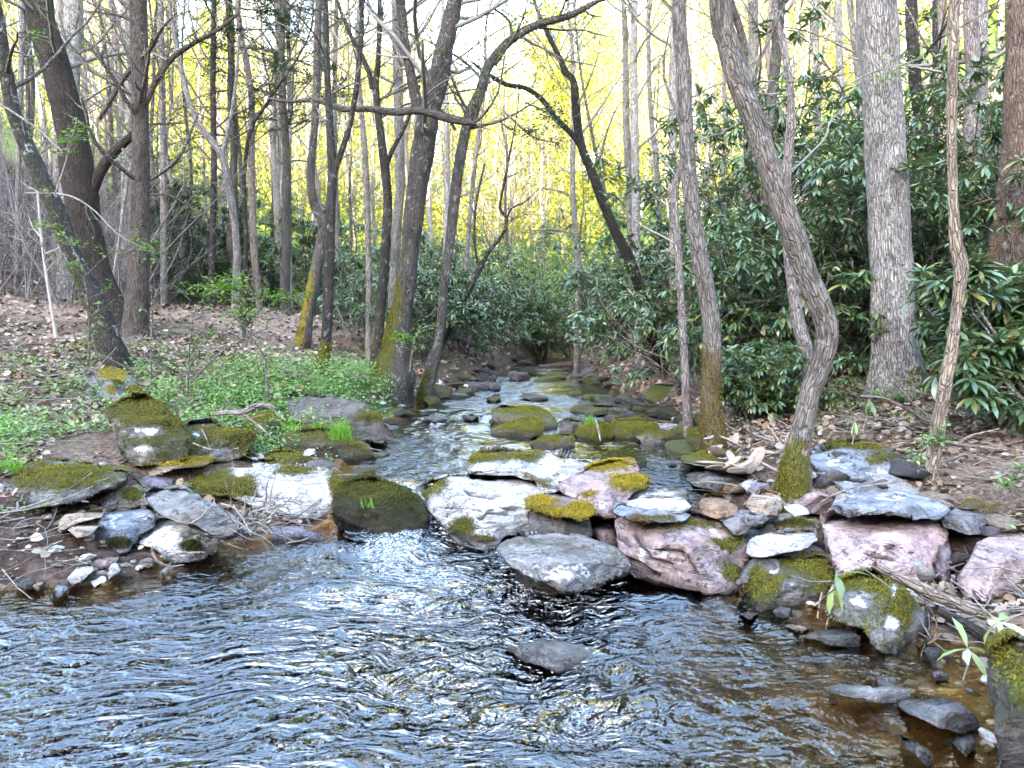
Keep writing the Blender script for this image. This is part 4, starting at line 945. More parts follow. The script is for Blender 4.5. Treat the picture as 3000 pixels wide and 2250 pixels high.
mb = MB()
x, y = scatter_xy(4200, rg, 3.6, 22)
k = (sd_water(x, y) < -.08) & clear_of_rocks(x, y, .8); x, y = x[k], y[k]
st = np.stack([x, y, zground(x, y) + rg.uniform(.0, .05, len(x))], -1)
a = rg.uniform(0, 6.28, len(x))
pl = wander(st, np.stack([np.cos(a), np.sin(a), rg.normal(0.05, .12, len(x))], -1), rg.uniform(.15, .8, len(x)), 6, rg, .16)
rd = rg.uniform(.002, .008, len(x))[:, None] * np.linspace(1, .5, 6)
V, Fq = tubes(pl, rd, 4); mb.add(V, [Fq])
tag(link('twig_litter', mb.mesh('twig_litter'), M['twig_grey']), kind='stuff', label='thin fallen twigs scattered over both banks', cat='twigs')

# herbs: low green cover
mb = MB()
x, y = scatter_xy(60000, rg, 4.4, 20)
dens = np.clip(f_green(x, y) * 1.3 - .02 + .3 * np.clip(fbm(np.stack([x * 1.4, y * 1.4, x * 0], -1), 3, 77), 0, 1), 0, 1) * (1 - f_path(x, y)) * (1 - .9 * f_mud_shade(x, y))
clump = fbm(np.stack([x * 2.5, y * 2.5, x * 0], -1), 3, 71)
k = clear_of_rocks(x, y, .8) & (sd_water(x, y) < -.05) & (rg.random(len(x)) < dens * (.55 + 1.1 * clump)) & ~((x > 0) & (rg.random(len(x)) < .55))
x, y = x[k][:8500], y[k][:8500]
n = 13
hgt = rg.uniform(.06, .36, len(x)) * (.45 + 1.1 * f_green(x, y)); rad = rg.uniform(.04, .12, len(x))
b = np.stack([x, y, zground(x, y)], -1)
pos = b[:, None] + np.stack([rg.normal(0, 1, (len(x), n)) * rad[:, None], rg.normal(0, 1, (len(x), n)) * rad[:, None], rg.uniform(.15, 1, (len(x), n)) * hgt[:, None]], -1)
rand_leaves(mb, pos.reshape(-1, 3), .02, .055, rg, LEAF_S, .5)
tag(link('ground_cover', mb.mesh('ground_cover'), M['herb']), kind='stuff', label='low bright green herbs covering the banks', cat='ground cover')
# ------------------------------------------------------------------ traced trees
BT = {'grey': (.27, .25, .23), 'pale': (.42, .395, .365), 'dark': (.050, .043, .038), 'brown': (.105, .085, .072), 'pink': (.28, .235, .22), 'red': (.175, .122, .095), 'mid': (.115, .102, .09)}
def stem_world(s, d, ext=0.0, rgs=None):
    """'x,y,w[,d] ...' photo pixels -> xyz + radius"""
    rows = []
    for q in s.split():
        v = [float(a) for a in q.split(',')]
        dd = d + (v[3] if len(v) > 3 else 0)
        rows.append([*P(v[0], v[1], dd), max(v[2] * dd / F / 2, .004)])
    a = np.array(rows)
    if ext:
        t = unit((a[-1, :3] - a[-2, :3])[None])[0]
        t = unit((t + np.array([0, 0, .6]))[None])[0]
        add = []
        for k in range(1, 4):
            add.append([*(a[-1, :3] + t * ext * k / 3 + rgs.normal(0, .03 * ext, 3)), a[-1, 3] * (1 - .28 * k)])
        a = np.vstack([a, add])
    return a

def poly_n(a, n=16):
    """resample a path of xyz+r to n even points"""
    L = np.concatenate([[0], np.cumsum(np.linalg.norm(np.diff(a[:, :3], axis=0), axis=1))])
    t = np.linspace(0, L[-1], n)
    return np.stack([np.interp(t, L, a[:, k]) for k in range(4)], -1)

def add_stem(mb, a, sides, seed, moss=None, flare=0.0, knob=.06, step=None):
    r = catmull(a, step or max(.07, a[:, 3].mean() * .7))
    r[:, 3] = np.maximum(r[:, 3], .003)
    V, Fc, bk = tube(r[:, :3], r[:, 3], sides, knob, seed, flare)
    mv = np.zeros(len(V))
    if moss:
        # moss = (height it climbs, strength, side direction (x, y) or None)
        hgt, st, sd_ = moss
        rel = V[:, 2] - a[0, 2]
        ax = np.repeat(r[:, :3], sides, axis=0); ax = np.vstack([ax, ax[-1:]])
        nrm = unit(V - ax)
        mv = st * (1 - sstep(rel, hgt * .45, hgt))
        if sd_: mv = mv * np.clip(.45 + .75 * (nrm[:, 0] * sd_[0] + nrm[:, 1] * sd_[1]), 0, 1.2)
    mb.add(V, Fc, bk=bk, moss=mv)
    return V, mv, Fc

TREES = []
def tree(label, stems, d, tint='grey', moss=None, mt='olive', base=None, ext=5.0, twigs=(14, 4), leaf=None, nleaf=0, lsize=(.03, .06), flare=.25, knob=.06, name='tree', group=None, t0=.35, tl=.30, up=.30, side=None, cat='tree', lich=.4):
    rg = np.random.default_rng(len(TREES) * 7 + 101)
    ws = [stem_world(s, d, ext if i == 0 or s.endswith(' ') else 0, rg) for i, s in enumerate(stems)]
    a0 = ws[0]
    # sink the base into the real ground
    g = float(zground(a0[0, 0], a0[0, 1]))
    b = a0[0, :3].copy()
    dirn = unit((a0[0, :3] - a0[1, :3])[None])[0]
    if b[2] > g - .1:
        k = (b[2] - (g - .15)) / max(-dirn[2], .3)
        a0 = np.vstack([[*(b + dirn * k), a0[0, 3] * (1 + .12 * min(k, 1.5))], a0]); ws[0] = a0
    o0 = np.array([a0[0, 0], a0[0, 1], g])
    root = thing(name, o0, label, cat, group)
    root['bark_tint'] = [float(v) for v in (BT[tint] if isinstance(tint, str) else tint)]
    for i, a in enumerate(ws):
        a = a.copy(); a[:, :3] -= o0
        mb = MB()
        wpx = a[:, 3].max() * F / d * 2
        mo = moss if i == 0 else ((moss[0], moss[1] * .6, moss[2]) if moss and moss[0] > 3 else None)
        VV, mv, FF = add_stem(mb, a, int(np.clip(wpx / 3.2, 7, 26)), len(TREES) * 3 + i, mo, flare if i == 0 else 0, knob)
        o = link('trunk' if i == 0 else 'limb', mb.mesh('trunk'), M['bark'], root)
        o['bark_tint'] = list(root['bark_tint']); o['lichen'] = float(lich); o['moss_tint'] = [float(v) for v in MOSS[mt]]
        if i == 0 and moss and moss[1] > .5 and d < 15.5:
            wgt = sstep(mv + .9 * fbm(VV * 6 + len(TREES), 3, 33), .55, 1.0)
            fp, fn2, area = surf_sample(VV, FF, wgt, 9000, rg)
            n = int(min(9000, area * 26000))
            if n > 60:
                fp, fn2 = fp[:n], fn2[:n]
                lb = MB(); leaves(lb, fp + fn2 * rg.uniform(-.004, .010, (n, 1)), rg.uniform(.007, .018, n) * (1 + .04 * d), rg.uniform(0, 6.28, n), rg.normal(-.3, .6, n), rg.normal(0, .5, n), LEAF_S)
                tag(link('moss', lb.mesh('moss'), M[{'olive': 'moss', 'yellow': 'moss', 'rust': 'rust_moss'}[mt]], o), kind='stuff')
    n1, n2 = twigs
    if n1:
        L = np.array([np.linalg.norm(np.diff(w[:, :3], axis=0), axis=1).sum() for w in ws])
        PL = np.stack([poly_n(np.c_[w[:, :3] - o0, w[:, 3]]) for w in ws])
        mb = MB(); tips = []
        for i in range(len(ws)):
            n = max(2, int(n1 * L[i] / L.max()))
            p1, r1 = spawn(PL[i:i + 1, :, :3], PL[i:i + 1, :, 3], n, t0 if i == 0 else .15, 1, tl if i == 0 else tl * 1.4, rg, 1.0, up, 8, .14, .04, .38, .35)
            r1 = np.clip(r1, .004, .035)
            V, Fq = tubes(p1, r1, 5); mb.add(V, [Fq])
            if n2:
                p2, r2 = spawn(p1, r1, n2, .2, 1, .48, rg, .9, .15, 6, .16, .03, .6, .7)
                V, Fq = tubes(p2, np.maximum(r2, .0022), 3); mb.add(V, [Fq])
                p3, r3 = spawn(p2, r2, 2, .3, 1, .5, rg, .8, .1, 4, .15, .02, .7, .8)
                V, Fq = tubes(p3, np.maximum(r3, .0018), 3); mb.add(V, [Fq])
                tips.append(p2.reshape(-1, 3)); tips.append(p3.reshape(-1, 3))
        c = link('crown', mb.mesh('crown'), M['twig_dark' if tint in ('dark', 'mid', 'brown') else 'twig_grey'], root)
        if leaf and tips:
            tp = np.concatenate(tips)
            q = tp[rg.integers(0, len(tp), nleaf)] + rg.normal(0, .05, (nleaf, 3))
            lb = MB(); rand_leaves(lb, q, lsize[0], lsize[1], rg, LEAF_S, .55)
            link('foliage', lb.mesh('foliage'), M[leaf], root)
    TREES.append(root)
    return root

T = tree
# left bank
T('leaning mossy trunk with pale lichen, its foot beside the yellow mossed ledge', ['330,1065,88 315,1000,66 295,928,58 259,844,56 211,741,50 175,639,48 139,554,46 90,452,44 42,337,40 18,211,36 0,90,35 -20,0,34'], 9.5, 'dark', (9, .40, (-.5, -.8)), 'olive', lich=.85, twigs=(16, 4), leaf='spring', nleaf=500, flare=.35, tl=.22, knob=.10)
T('thickest dark leaning trunk on the left, reddish scraped lower bark', ['352,985,120 330,935,92 295,844,84 259,723,88 241,603,92 223,482,88 205,362,80 175,241,78 136,108,78 115,0,69', '268,560,34 295,500,30 330,450,26 385,400,22 415,370,18'], 13.5, (.045, .034, .028), (1.5, .25, None), 'rust', lich=.05, twigs=(14, 4), leaf='spring', nleaf=700, flare=.5)
T('straight dark brown trunk with dead side branches, right of the thick leaning trunk', ['393,1000,80 398,930,66 408,745,56 412,540,48 410,270,46 405,0,48', '428,300,18 450,250,18 500,175,15 560,130,13 633,90,11 700,40,8', '395,70,12 360,48,9 300,38,7 260,36,5', '390,195,16 355,240,15 320,300,14 290,350,10', '434,364,6 480,362,6 540,361,4', '440,570,7 500,575,7 560,610,5 585,648,3'], 13, 'brown', None, lich=.12, twigs=(26, 4), leaf='spring', nleaf=260, tl=.22, t0=.25)
T('pinkish scaly trunk standing behind the two leaning trunks', ['174,872,50 178,700,44 180,450,40 185,200,36 190,0,34'], 20, 'pink', None, twigs=(10, 3))
T('tall pale grey trunk beside the thick leaning trunk top', ['195,800,48 200,540,44 212,200,44 215,0,50', '205,260,30 185,100,26 178,0,24'], 18, 'pale', None, twigs=(12, 4))
T('slim grey trunk at the top left corner, behind the leaning mossy one', ['50,860,16 55,400,14 60,240,15 66,0,16'], 17, 'grey', None, twigs=(8, 3), leaf='spring', nleaf=900)
T('thin white sapling trunk between the leaning and the straight brown trunks', ['328,850,9 340,760,9 350,700,9 365,580,9 390,440,8 400,330,6'], 15, (.42, .40, .37), None, twigs=(10, 3), ext=2, flare=0)
T('trunk with an elbow bent pale limb arching up to the left', ['690,880,26 693,720,22 675,572,22 650,458,20 590,375,18 555,300,16 520,150,14 495,0,12', '650,458,12 668,380,10 690,250,9 700,100,7'], 17, 'grey', None, twigs=(16, 4))
T('straight dark trunk behind the elbow bent limb', ['620,850,24 620,800,20 627,500,18 624,240,16 627,0,14'], 18.5, 'dark', None, twigs=(22, 4), leaf='hemlock', nleaf=900, t0=.3)
T('banded birch like trunk in front of the left dirt path', ['848,905,18 846,760,16 846,540,14 848,300,13 843,60,12 841,-40,11'], 20, 'pale', None, twigs=(12, 3))
T('forking tree with a yellow mossed foot beside the left dirt path', ['888,1000,46 904,904,36 922,814,36 940,723,33 946,651,30 922,603,26 910,512,24 922,362,21 928,180,20 934,0,18', '946,640,14 955,600,12 968,560,10'], 14.5, 'mid', (2.6, .6, (-.6, -.6)), 'yellow', twigs=(12, 4))
T('dark slender trunk with a mossy foot in the green herbs, splitting into two stems', ['939,1100,46 955,1000,32 964,814,30 967,663,28 973,512,26 964,331,20 958,181,18 952,0,16', '975,520,20 990,470,18 1005,430,17 1030,340,16 1050,200,15 1058,0,13 '], 11, 'dark', (.9, .8, None), 'olive', twigs=(14, 4))
T('thin crooked stem just left of the slender forked trunks at the herbs', ['1080,1010,20 1080,780,18 1075,603,18 1069,458,18 1060,338,16 1048,181,15 1057,0,15'], 15, 'grey', (3, .4, None), 'olive', twigs=(12, 4), leaf='spring', nleaf=400)
T('dark trunk with spreading crooked limbs, left of the big forked tree', ['1098,1075,32 1115,904,30 1127,754,28 1136,603,26 1130,512,26 1102,271,20 1108,181,16 1112,0,14', '1092,260,16 1085,225,15 1060,163,14 1030,110,12 1000,36,10 980,-20,8', '1130,490,14 1150,440,13 1175,392,12 1200,337,10 1230,250,8'], 13, 'dark', (2.2, .4, None), 'olive', twigs=(18, 4), leaf='spring', nleaf=500)
T('straight grey trunk directly left of the big forked tree', ['1148,1010,30 1150,900,28 1163,663,28 1172,542,28 1169,362,28 1166,181,30 1163,0,33'], 16, 'grey', (2, .3, None), 'olive', twigs=(14, 4))
T('big leaning tree at the stream edge forking into a thick right and thin left stem', ['1152,1090,120 1160,1040,86 1187,844,58 1205,693,56 1223,542,60 1241,422,64 1259,319,64 1283,241,57 1301,151,51 1319,60,46 1332,0,44', '1245,345,34 1223,301,31 1205,229,28 1190,151,27 1181,72,27 1175,-30,26 '], 12.5, (.085, .073, .063), (3.0, .72, (-.9, -.3)), 'olive', twigs=(20, 4), leaf='spring', nleaf=1300, flare=.35, knob=.09)
T('thinner trunk leaning over the water that arches far right across the top', ['1252,1130,42 1285,1000,29 1300,844,26 1319,693,28 1337,542,32 1356,422,30 1374,337,28 1404,271,26 1422,211,26 1452,163,26 1500,115,24 1573,72,22 1663,48,20 1711,24,17 1753,0,15 1810,-40,12', '1385,375,16 1405,300,14 1425,250,12 1434,220,9', '1500,115,9 1490,60,8 1440,20,6', '1335,380,9 1300,330,8 1270,310,5'], 13, 'mid', (1.2, .6, (-.6, -.6)), 'olive', twigs=(30, 4), leaf='spring', nleaf=1500, tl=.16)
T('curving black stem that bows out of the right rhododendrons and splits into an arch', ['1890,900,34 1880,860,32 1844,760,30 1802,675,28 1766,591,28 1735,506,27 1705,434,25 1693,374,24 1687,313,23 1681,241,20 1657,211,18 1639,169,16 1609,108,14 1591,66,12 1565,0,9', '1705,434,18 1675,392,17 1627,344,16 1591,295,15 1542,259,14 1482,247,13 1431,217,11 1380,180,7'], 15, (.03, .025, .022), None, lich=0, twigs=(26, 4), leaf='spring', nleaf=1200, flare=0, tl=.18)
T('thin straight grey trunk rising behind the curving black stem', ['1690,1060,20 1693,784,20 1681,603,17 1678,482,16 1681,362,15 1678,241,14 1675,120,12 1665,0,10', '1672,575,8 1640,560,6 1585,550,5', '1680,690,8 1640,675,7 1560,675,5'], 20, 'grey', None, twigs=(18, 4))
T('small crooked sapling over the far rhododendrons with zigzag limbs', ['1405,790,14 1430,740,12 1470,690,10 1485,640,9 1465,610,8 1480,520,7 1500,420,5', '1400,780,8 1390,700,7 1395,600,6 1420,480,5', '1485,640,6 1500,610,5 1540,590,4 1580,552,3'], 18, 'dark', None, twigs=(20, 3), ext=1.5, flare=0)
# right bank
T('left one of the close pair of tall grey trunks above the rhododendrons', ['1855,1000,26 1855,850,24 1850,723,24 1844,542,22 1835,362,20 1832,181,18 1826,0,14'], 18, 'grey', None, twigs=(12, 3))
T('right one of the close pair of tall grey trunks, paler and wider', ['1872,1000,26 1870,880,24 1865,753,24 1862,542,24 1859,362,24 1856,181,22 1859,0,19'], 17.5, 'pale', None, twigs=(10, 3))
T('grey trunk with a shaggy moss covered foot at the right stream edge', ['2090,1275,66 2082,1200,54 2085,1080,54 2085,950,54 2065,830,52 2045,720,48 2020,542,44 2008,340,42 2002,200,40 1990,0,40', '1995,80,12 1970,30,10 1930,-10,8'], 7.4, (.22, .195, .175), (1.65, 1.1, None), 'rust', twigs=(8, 3), flare=.2, t0=.5)
T('bent tree with a sharp knee, moss on its foot, rising from the right rocks', ['2328,1382,92 2332,1335,74 2352,1250,62 2372,1160,60 2402,1075,60 2424,985,62 2410,912,66 2362,800,66 2308,645,68 2250,480,66 2212,362,66 2165,241,62 2130,120,58 2110,0,58', '2205,240,7,.0 2222,190,7 2253,120,6 2300,12,5', '2207,248,7 2230,238,6 2325,240,5 2420,228,4 2512,210,3', '2210,270,6 2245,275,5 2275,285,5 2330,278,3'], 5.9, (.21, .18, .155), (.95, .85, (-.5, -.7)), 'olive', twigs=(5, 3), t0=.6, leaf='spring', nleaf=60, flare=.25, knob=.08)
T('trunk half hidden behind the bent tree near the ground', ['2372,1150,44 2365,1040,42 2340,950,38 2325,850,34 2312,740,32 2300,600,30'], 8.2, 'pink', (.6, .5, None), 'olive', twigs=(5, 3), ext=3, flare=.2)
T('thickest straight grey trunk on the right with knobs and a mossy foot', ['2638,1175,190 2630,1120,140 2620,1000,116 2612,800,112 2600,542,110 2585,271,105 2565,0,105'], 9.1, (.30, .275, .255), (.85, .55, (.3, -.6)), 'olive', lich=.6, twigs=(4, 3), t0=.7, flare=.42, knob=.05)
T('thin crooked pale sapling trunk with orange peeled bark, right of the thickest trunk', ['2742,1300,42 2765,1150,36 2785,1050,34 2805,900,32 2815,780,38 2800,720,34 2793,600,28 2787,400,26 2790,250,30 2795,120,30 2800,0,32', '2815,80,7 2880,40,6 2960,0,5'], 6.0, (.33, .26, .20), None, twigs=(4, 3), t0=.6, flare=.1, knob=.12)
T('thick reddish brown trunk at the right edge above the rhododendrons', ['2945,1060,145 2950,960,132 2955,850,122 2960,700,110 2975,540,90 2985,300,76 2990,0,70', '2940,590,8 2900,585,6 2850,600,4'], 9.6, 'red', (3, .4, (-.8, .2)), 'rust', twigs=(5, 3), t0=.6, flare=.2)
T('grey brown trunk of the tall pair between sapling and right edge trunk', ['2855,640,50 2850,560,46 2845,450,44 2850,200,40 2845,0,38'], 13, 'pink', None, twigs=(8, 3))
T('paler trunk of the tall pair between sapling and right edge trunk', ['2862,600,34 2865,420,32 2875,250,32 2876,0,32'], 14.5, 'pale', None, twigs=(8, 3))
T('dark speckled trunk right behind the thickest right trunk', ['2705,640,36 2700,400,34 2685,270,34 2675,150,34 2670,0,32'], 15, 'dark', None, twigs=(8, 3))
T('grey trunk leaning right above the bent tree, broken looking at its top', ['2240,640,32 2245,540,26 2255,360,28 2272,180,30 2283,30,32 2290,-20,30'], 13, 'mid', None, twigs=(8, 3))
T('straight grey trunk close behind the bent tree top', ['2195,620,28 2200,300,27 2207,181,28 2205,0,28'], 15, 'grey', None, twigs=(8, 3))
T('dark slanting stem behind the bent tree top, leaning left', ['2215,560,22 2205,300,22 2185,150,22 2160,60,21 2139,0,20'], 16, 'mid', None, twigs=(8, 3))
T('tall grey trunk left of the mossy footed right tree, half behind it', ['1972,760,22 1970,500,24 1972,250,24 1978,0,24'], 15, 'pale', None, twigs=(8, 3))
T('thin trunk in the rhododendron leaves left of the mossy footed tree', ['2014,1205,28 2005,1050,24 1995,880,22 1985,700,20 1980,560,18'], 9.2, 'pink', None, twigs=(6, 3), ext=2)
T('slim trunk rising from the far right stream bank under the rhododendrons', ['1690,1090,14 1688,1000,13 1684,900,11 1690,800,9'], 21.5, 'red', None, twigs=(4, 3), ext=3)
T('slim dark straight trunk at the top right between two thick trunks', ['2745,560,14 2742,300,14 2740,0,14'], 17, 'dark', None, twigs=(6, 3))
for lab, st, dd, tn in [('thin grey trunk left of the elbow bent limb', '480,860,20 478,480,18 474,240,18 470,0,16', 19, 'grey'),
                        ('thin dark trunk between the elbow bent limb tree and the birch like trunk', '715,880,14 720,700,13 715,520,12 735,380,11 790,290,8', 18, 'dark'),
                        ('pale thin trunk right of the birch like trunk', '815,870,16 812,600,15 818,350,14 820,0,13', 24, 'pale'),
                        ('double width grey trunk between the dirt path and the birch like trunk', '800,880,24 803,700,22 808,520,22 812,400,20 812,200,18', 26, 'mid'),
                        ('slender trunk behind the forking yellow mossed tree', '990,870,14 985,600,14 980,300,13 985,0,12', 22, 'grey'),
                        ('pale slender trunk just right of the big forked tree', '1300,900,20 1310,600,18 1308,350,16 1300,150,14', 19, 'pale'),
                        ('slim trunk between the thin arching trunk and the zigzag sapling', '1360,860,14 1375,650,13 1395,450,12 1420,250,10', 22, 'grey'),
                        ('slim leaning trunk right of the thin straight grey trunk', '1840,900,12 1790,640,11 1740,420,10 1700,200,8', 24, 'mid'),
                        ('grey trunk far behind the mossy footed right tree, to its left', '1935,700,16 1925,500,15 1905,300,14 1900,0,13', 20, 'grey'),
                        ('straight pale trunk above the tall rhododendron spray', '2390,600,20 2395,300,20 2392,0,19', 18, 'pale'),
                        ('second straight pale trunk above the rhododendrons, near the thickest right trunk', '2470,640,20 2465,300,20 2455,0,20', 19, 'pale'),
                        ('curving grey trunk above the rhododendrons, left of the thickest right trunk', '2530,640,20 2520,300,19 2500,100,18 2490,0,18', 17, 'grey')]:
    T(lab, [st], dd, tn, None, twigs=(12, 3), leaf='spring' if dd > 18 else None, nleaf=250, t0=.3)

# ------------------------------------------------------------------ the dead branch snagged across the trunks
def stick(name, label, paths, d, mat='bark', tint='grey', cat='branch', group=None, sides=9, knob=.1, flat=False, rel=None):
    rg = np.random.default_rng(abs(hash(label)) % 1 + len(label))
    ws = [stem_world(s, d) for s in paths]
    o0 = ws[0][:, :3].mean(0)
    me0 = None
    root = None
    for i, a in enumerate(ws):
        a = a.copy(); a[:, :3] -= o0
        b = MB(); add_stem(b, a, sides if i == 0 else max(5, sides - 3), len(label) + i, None, 0, knob, max(.02, a[:, 3].mean() * 1.5))
        o = link(name if i == 0 else 'side_branch', b.mesh(name), M[mat], root, o0 if i == 0 else None)
        if mat == 'bark': o['bark_tint'] = [float(v) for v in (BT[tint] if isinstance(tint, str) else tint)]; o['moss_tint'] = [.05, .05, .01]
        if i == 0: root = tag(o, label, cat, group)
    return root
stick('dead_branch', 'long broken dead branch snagged level across the forked tree and its neighbours', ['790,290,7 856,298,10 922,292,14 1000,319,17 1078,319,19 1150,328,21 1229,325,23 1301,343,24 1361,356,22 1395,362,12', '1385,362,5 1410,372,4 1440,382,2', '1230,330,7 1260,300,6 1285,270,4'], 11.9, tint='mid')
# ------------------------------------------------------------------ rhododendrons
def rhodo_shape(seed, h, r, nw, lsz=.185):
    """one bush as (stems, leaf) meshes: whorls of long drooping leaves at the branch ends"""
    rg = np.random.default_rng(seed)
    ns = 9
    a = rg.uniform(0, 6.28, ns)
    st = np.stack([np.cos(a) * .12, np.sin(a) * .12, np.full(ns, -.15)], -1)
    d = np.stack([np.cos(a) * .55, np.sin(a) * .55, np.full(ns, 1.0)], -1)
    p0 = wander(st, d, rg.uniform(.8, 1.05, ns) * h, 9, rg, .16, .03)
    r0 = rg.uniform(.014, .028, ns)[:, None] * np.linspace(1, .45, 9)
    p1, r1 = spawn(p0, r0, 7, .2, 1, .5, rg, 1.0, .15, 7, .18, .05, .7, .3)
    p2, r2 = spawn(p1, r1, 3, .3, 1, .5, rg, 1.0, .2, 5, .2, .05, .7, .5)
    mb = MB()
    for p, q, s in ((p0, r0, 6), (p1, r1, 5), (p2, np.maximum(r2, .003), 4)):
        V, Fq = tubes(p, q, s); mb.add(V, [Fq])
    ends = np.concatenate([p2[:, -1], p2[:, 3], p1[:, -1], p0[:, -1]])
    extra = nw - len(ends)
    if extra > 0:
        u = unit(rg.normal(0, 1, (extra, 3))); u[:, 2] = np.abs(u[:, 2]) * 1.1 - .25
        lump = 1 + .28 * vnoise(u * 2.2 + seed * 3, seed)
        rad = (.5 + .5 * rg.random(extra) ** .5) * lump
        e2 = np.stack([u[:, 0] * r * rad, u[:, 1] * r * rad, h * .47 + u[:, 2] * h * .5 * rad], -1)
        ends = np.vstack([ends, e2])
    ends = ends[ends[:, 2] > .12]
    n = len(ends); k = 11
    yaw = (np.arange(k) / k * 6.283)[None] + rg.uniform(0, 6.28, (n, 1)) + rg.normal(0, .2, (n, k))
    pitch = rg.normal(-.12, .42, (n, 1)) + rg.normal(-.05, .28, (n, k))
    lb = MB()
    leaves(lb, np.repeat(ends, k, 0), (lsz * rg.uniform(.7, 1.15, (n, k))).ravel(), yaw.ravel(), pitch.ravel(), rg.normal(0, .25, n * k), LEAF_L)
    return mb.mesh('stems'), lb.mesh('foliage')
RSH = [rhodo_shape(1, 2.6, 1.5, 330), rhodo_shape(2, 3.2, 1.6, 400), rhodo_shape(3, 2.4, 1.7, 360), rhodo_shape(4, 4.4, 1.9, 560), rhodo_shape(5, 1.5, 1.0, 150, .21)]
def rhodo(label, x, y, k, s=1.0, rz=None, dz=0, group='rhododendron bushes along the stream'):
    rg = np.random.default_rng(int(abs(x * 77 + y * 131)) + k)
    o = thing('rhododendron', (x, y, float(zground(x, y)) + dz), label, 'bush', group)
    link('stems', RSH[k][0], M['twig_dark'], o); f_ = link('foliage', RSH[k][1], M['rhodo'], o)
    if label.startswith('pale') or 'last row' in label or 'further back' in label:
        f_.material_slots[0].link = 'OBJECT'; f_.material_slots[0].material = M['rhodo_skylit']
    o.scale = (s, s, s); o.rotation_euler = (0, 0, rg.uniform(0, 6.28) if rz is None else rz)
    return o
for a in [('low rhododendron at the waterline just left of the thin trunk in the leaves', 2.75, 10.6, 2, .8), ('rhododendron behind the mossy footed right tree', 3.7, 10.6, 0, 1.0), ('dense rhododendron between the mossy footed tree and the bent tree', 4.5, 11.4, 1, 1.15),
          ('tall rhododendron behind the upper half of the bent tree', 4.9, 13.0, 3, 1.1), ('rhododendron just left of the thickest right trunk', 5.2, 10.9, 1, 1.0), ('rhododendron right behind the thickest right trunk', 6.6, 11.0, 1, 1.1),
          ('rhododendron at the foot of the reddish brown trunk', 6.6, 9.6, 0, .9), ('tall rhododendron between the sapling and the right edge trunk', 8.2, 12.2, 3, .85), ('rhododendron overhanging the right edge of the far riffle', 2.9, 14.2, 0, 1.0),
          ('rhododendron around the foot of the curving black stem', 3.4, 16.0, 1, 1.05), ('tall rhododendron in the gap left of the bent tree top', 5.2, 16.0, 3, 1.15), ('rhododendron mass behind the thickest right trunk, upper row', 7.4, 15.2, 3, 1.2),
          ('rhododendron in the upper row right of the thickest trunk', 9.6, 15.0, 3, .95), ('rhododendron hanging over the right side of the far bend', 2.7, 19.0, 0, 1.0), ('round rhododendron below the pair of grey trunks', 3.3, 21.5, 1, 1.0),
          ('rhododendron on the right slope above the far bend', 5.2, 21, 3, 1.0), ('rhododendron closing the stream view at the far right bend', 2.8, 25.5, 1, 1.0), ('pale green rhododendron straight ahead at the end of the stream', 1.2, 28.5, 1, 1.05),
          ('rhododendron ahead just left of the stream end', -.8, 27.5, 1, 1.1), ('rhododendron further back over the stream end', .8, 33.5, 3, 1.0), ('rhododendron further back right of the stream end', 3.6, 32, 3, 1.0),
          ('dark round rhododendron leaning over the left side of the stream', -1.9, 17.6, 2, 1.0), ('rhododendron behind the thin leaning left tree', -2.6, 19.6, 1, .95), ('rhododendron on the left bank above the dark far boulders', -1.4, 21.4, 0, 1.1),
          ('rhododendron left of the big forked tree foot', -3.0, 16.2, 2, .8), ('rhododendron far back left of the stream end', -2.4, 25, 1, 1.05), ('rhododendron beyond the left dirt path', -4.6, 21.5, 0, 1.0),
          ('low dark rhododendron behind the birch like trunk', -6.2, 23.5, 2, 1.2), ('low dark rhododendron at the back of the left clearing', -8.0, 25, 1, 1.1), ('dark rhododendron on the left slope behind the straight brown trunk', -10.5, 26.5, 3, 1.0),
          ('rhododendron at the left of the stream end, half hiding the far boulders', -.6, 24.5, 0, .95), ('pale rhododendron beyond the far log, left', .2, 29.5, 0, 1.2), ('pale rhododendron beyond the far log, right', 2.4, 29, 0, 1.2), ('rhododendron in the last row over the stream end, left', -1.5, 36, 3, 1.0), ('rhododendron in the last row over the stream end, right', 2.6, 37, 3, 1.0), ('rhododendron in the last row left of the zigzag sapling', -3.5, 33, 3, .9),
          ('rhododendron on the right slope beside the speckled trunk', 11.5, 17, 3, .95), ('rhododendron high on the right slope at the edge', 13.5, 16, 3, .9), ('rhododendron on the right slope behind the tall pair of trunks', 9.8, 19.5, 3, .95)]:
    rhodo(*a)
rhodo('near rhododendron with big pale green leaves at the right edge', 4.75, 6.55, 4, 1.0, .4)
rhodo('near low rhododendron spray below the reddish brown trunk', 5.0, 7.6, 4, .95, 2.0)
rhodo('small rhododendron seedling at the foot of the thickest right trunk, left side', 3.1, 8.6, 4, .55, 1.0)
rhodo('small drooping rhododendron beside the mossy footed right tree', 2.55, 8.3, 4, .55, 3.0)

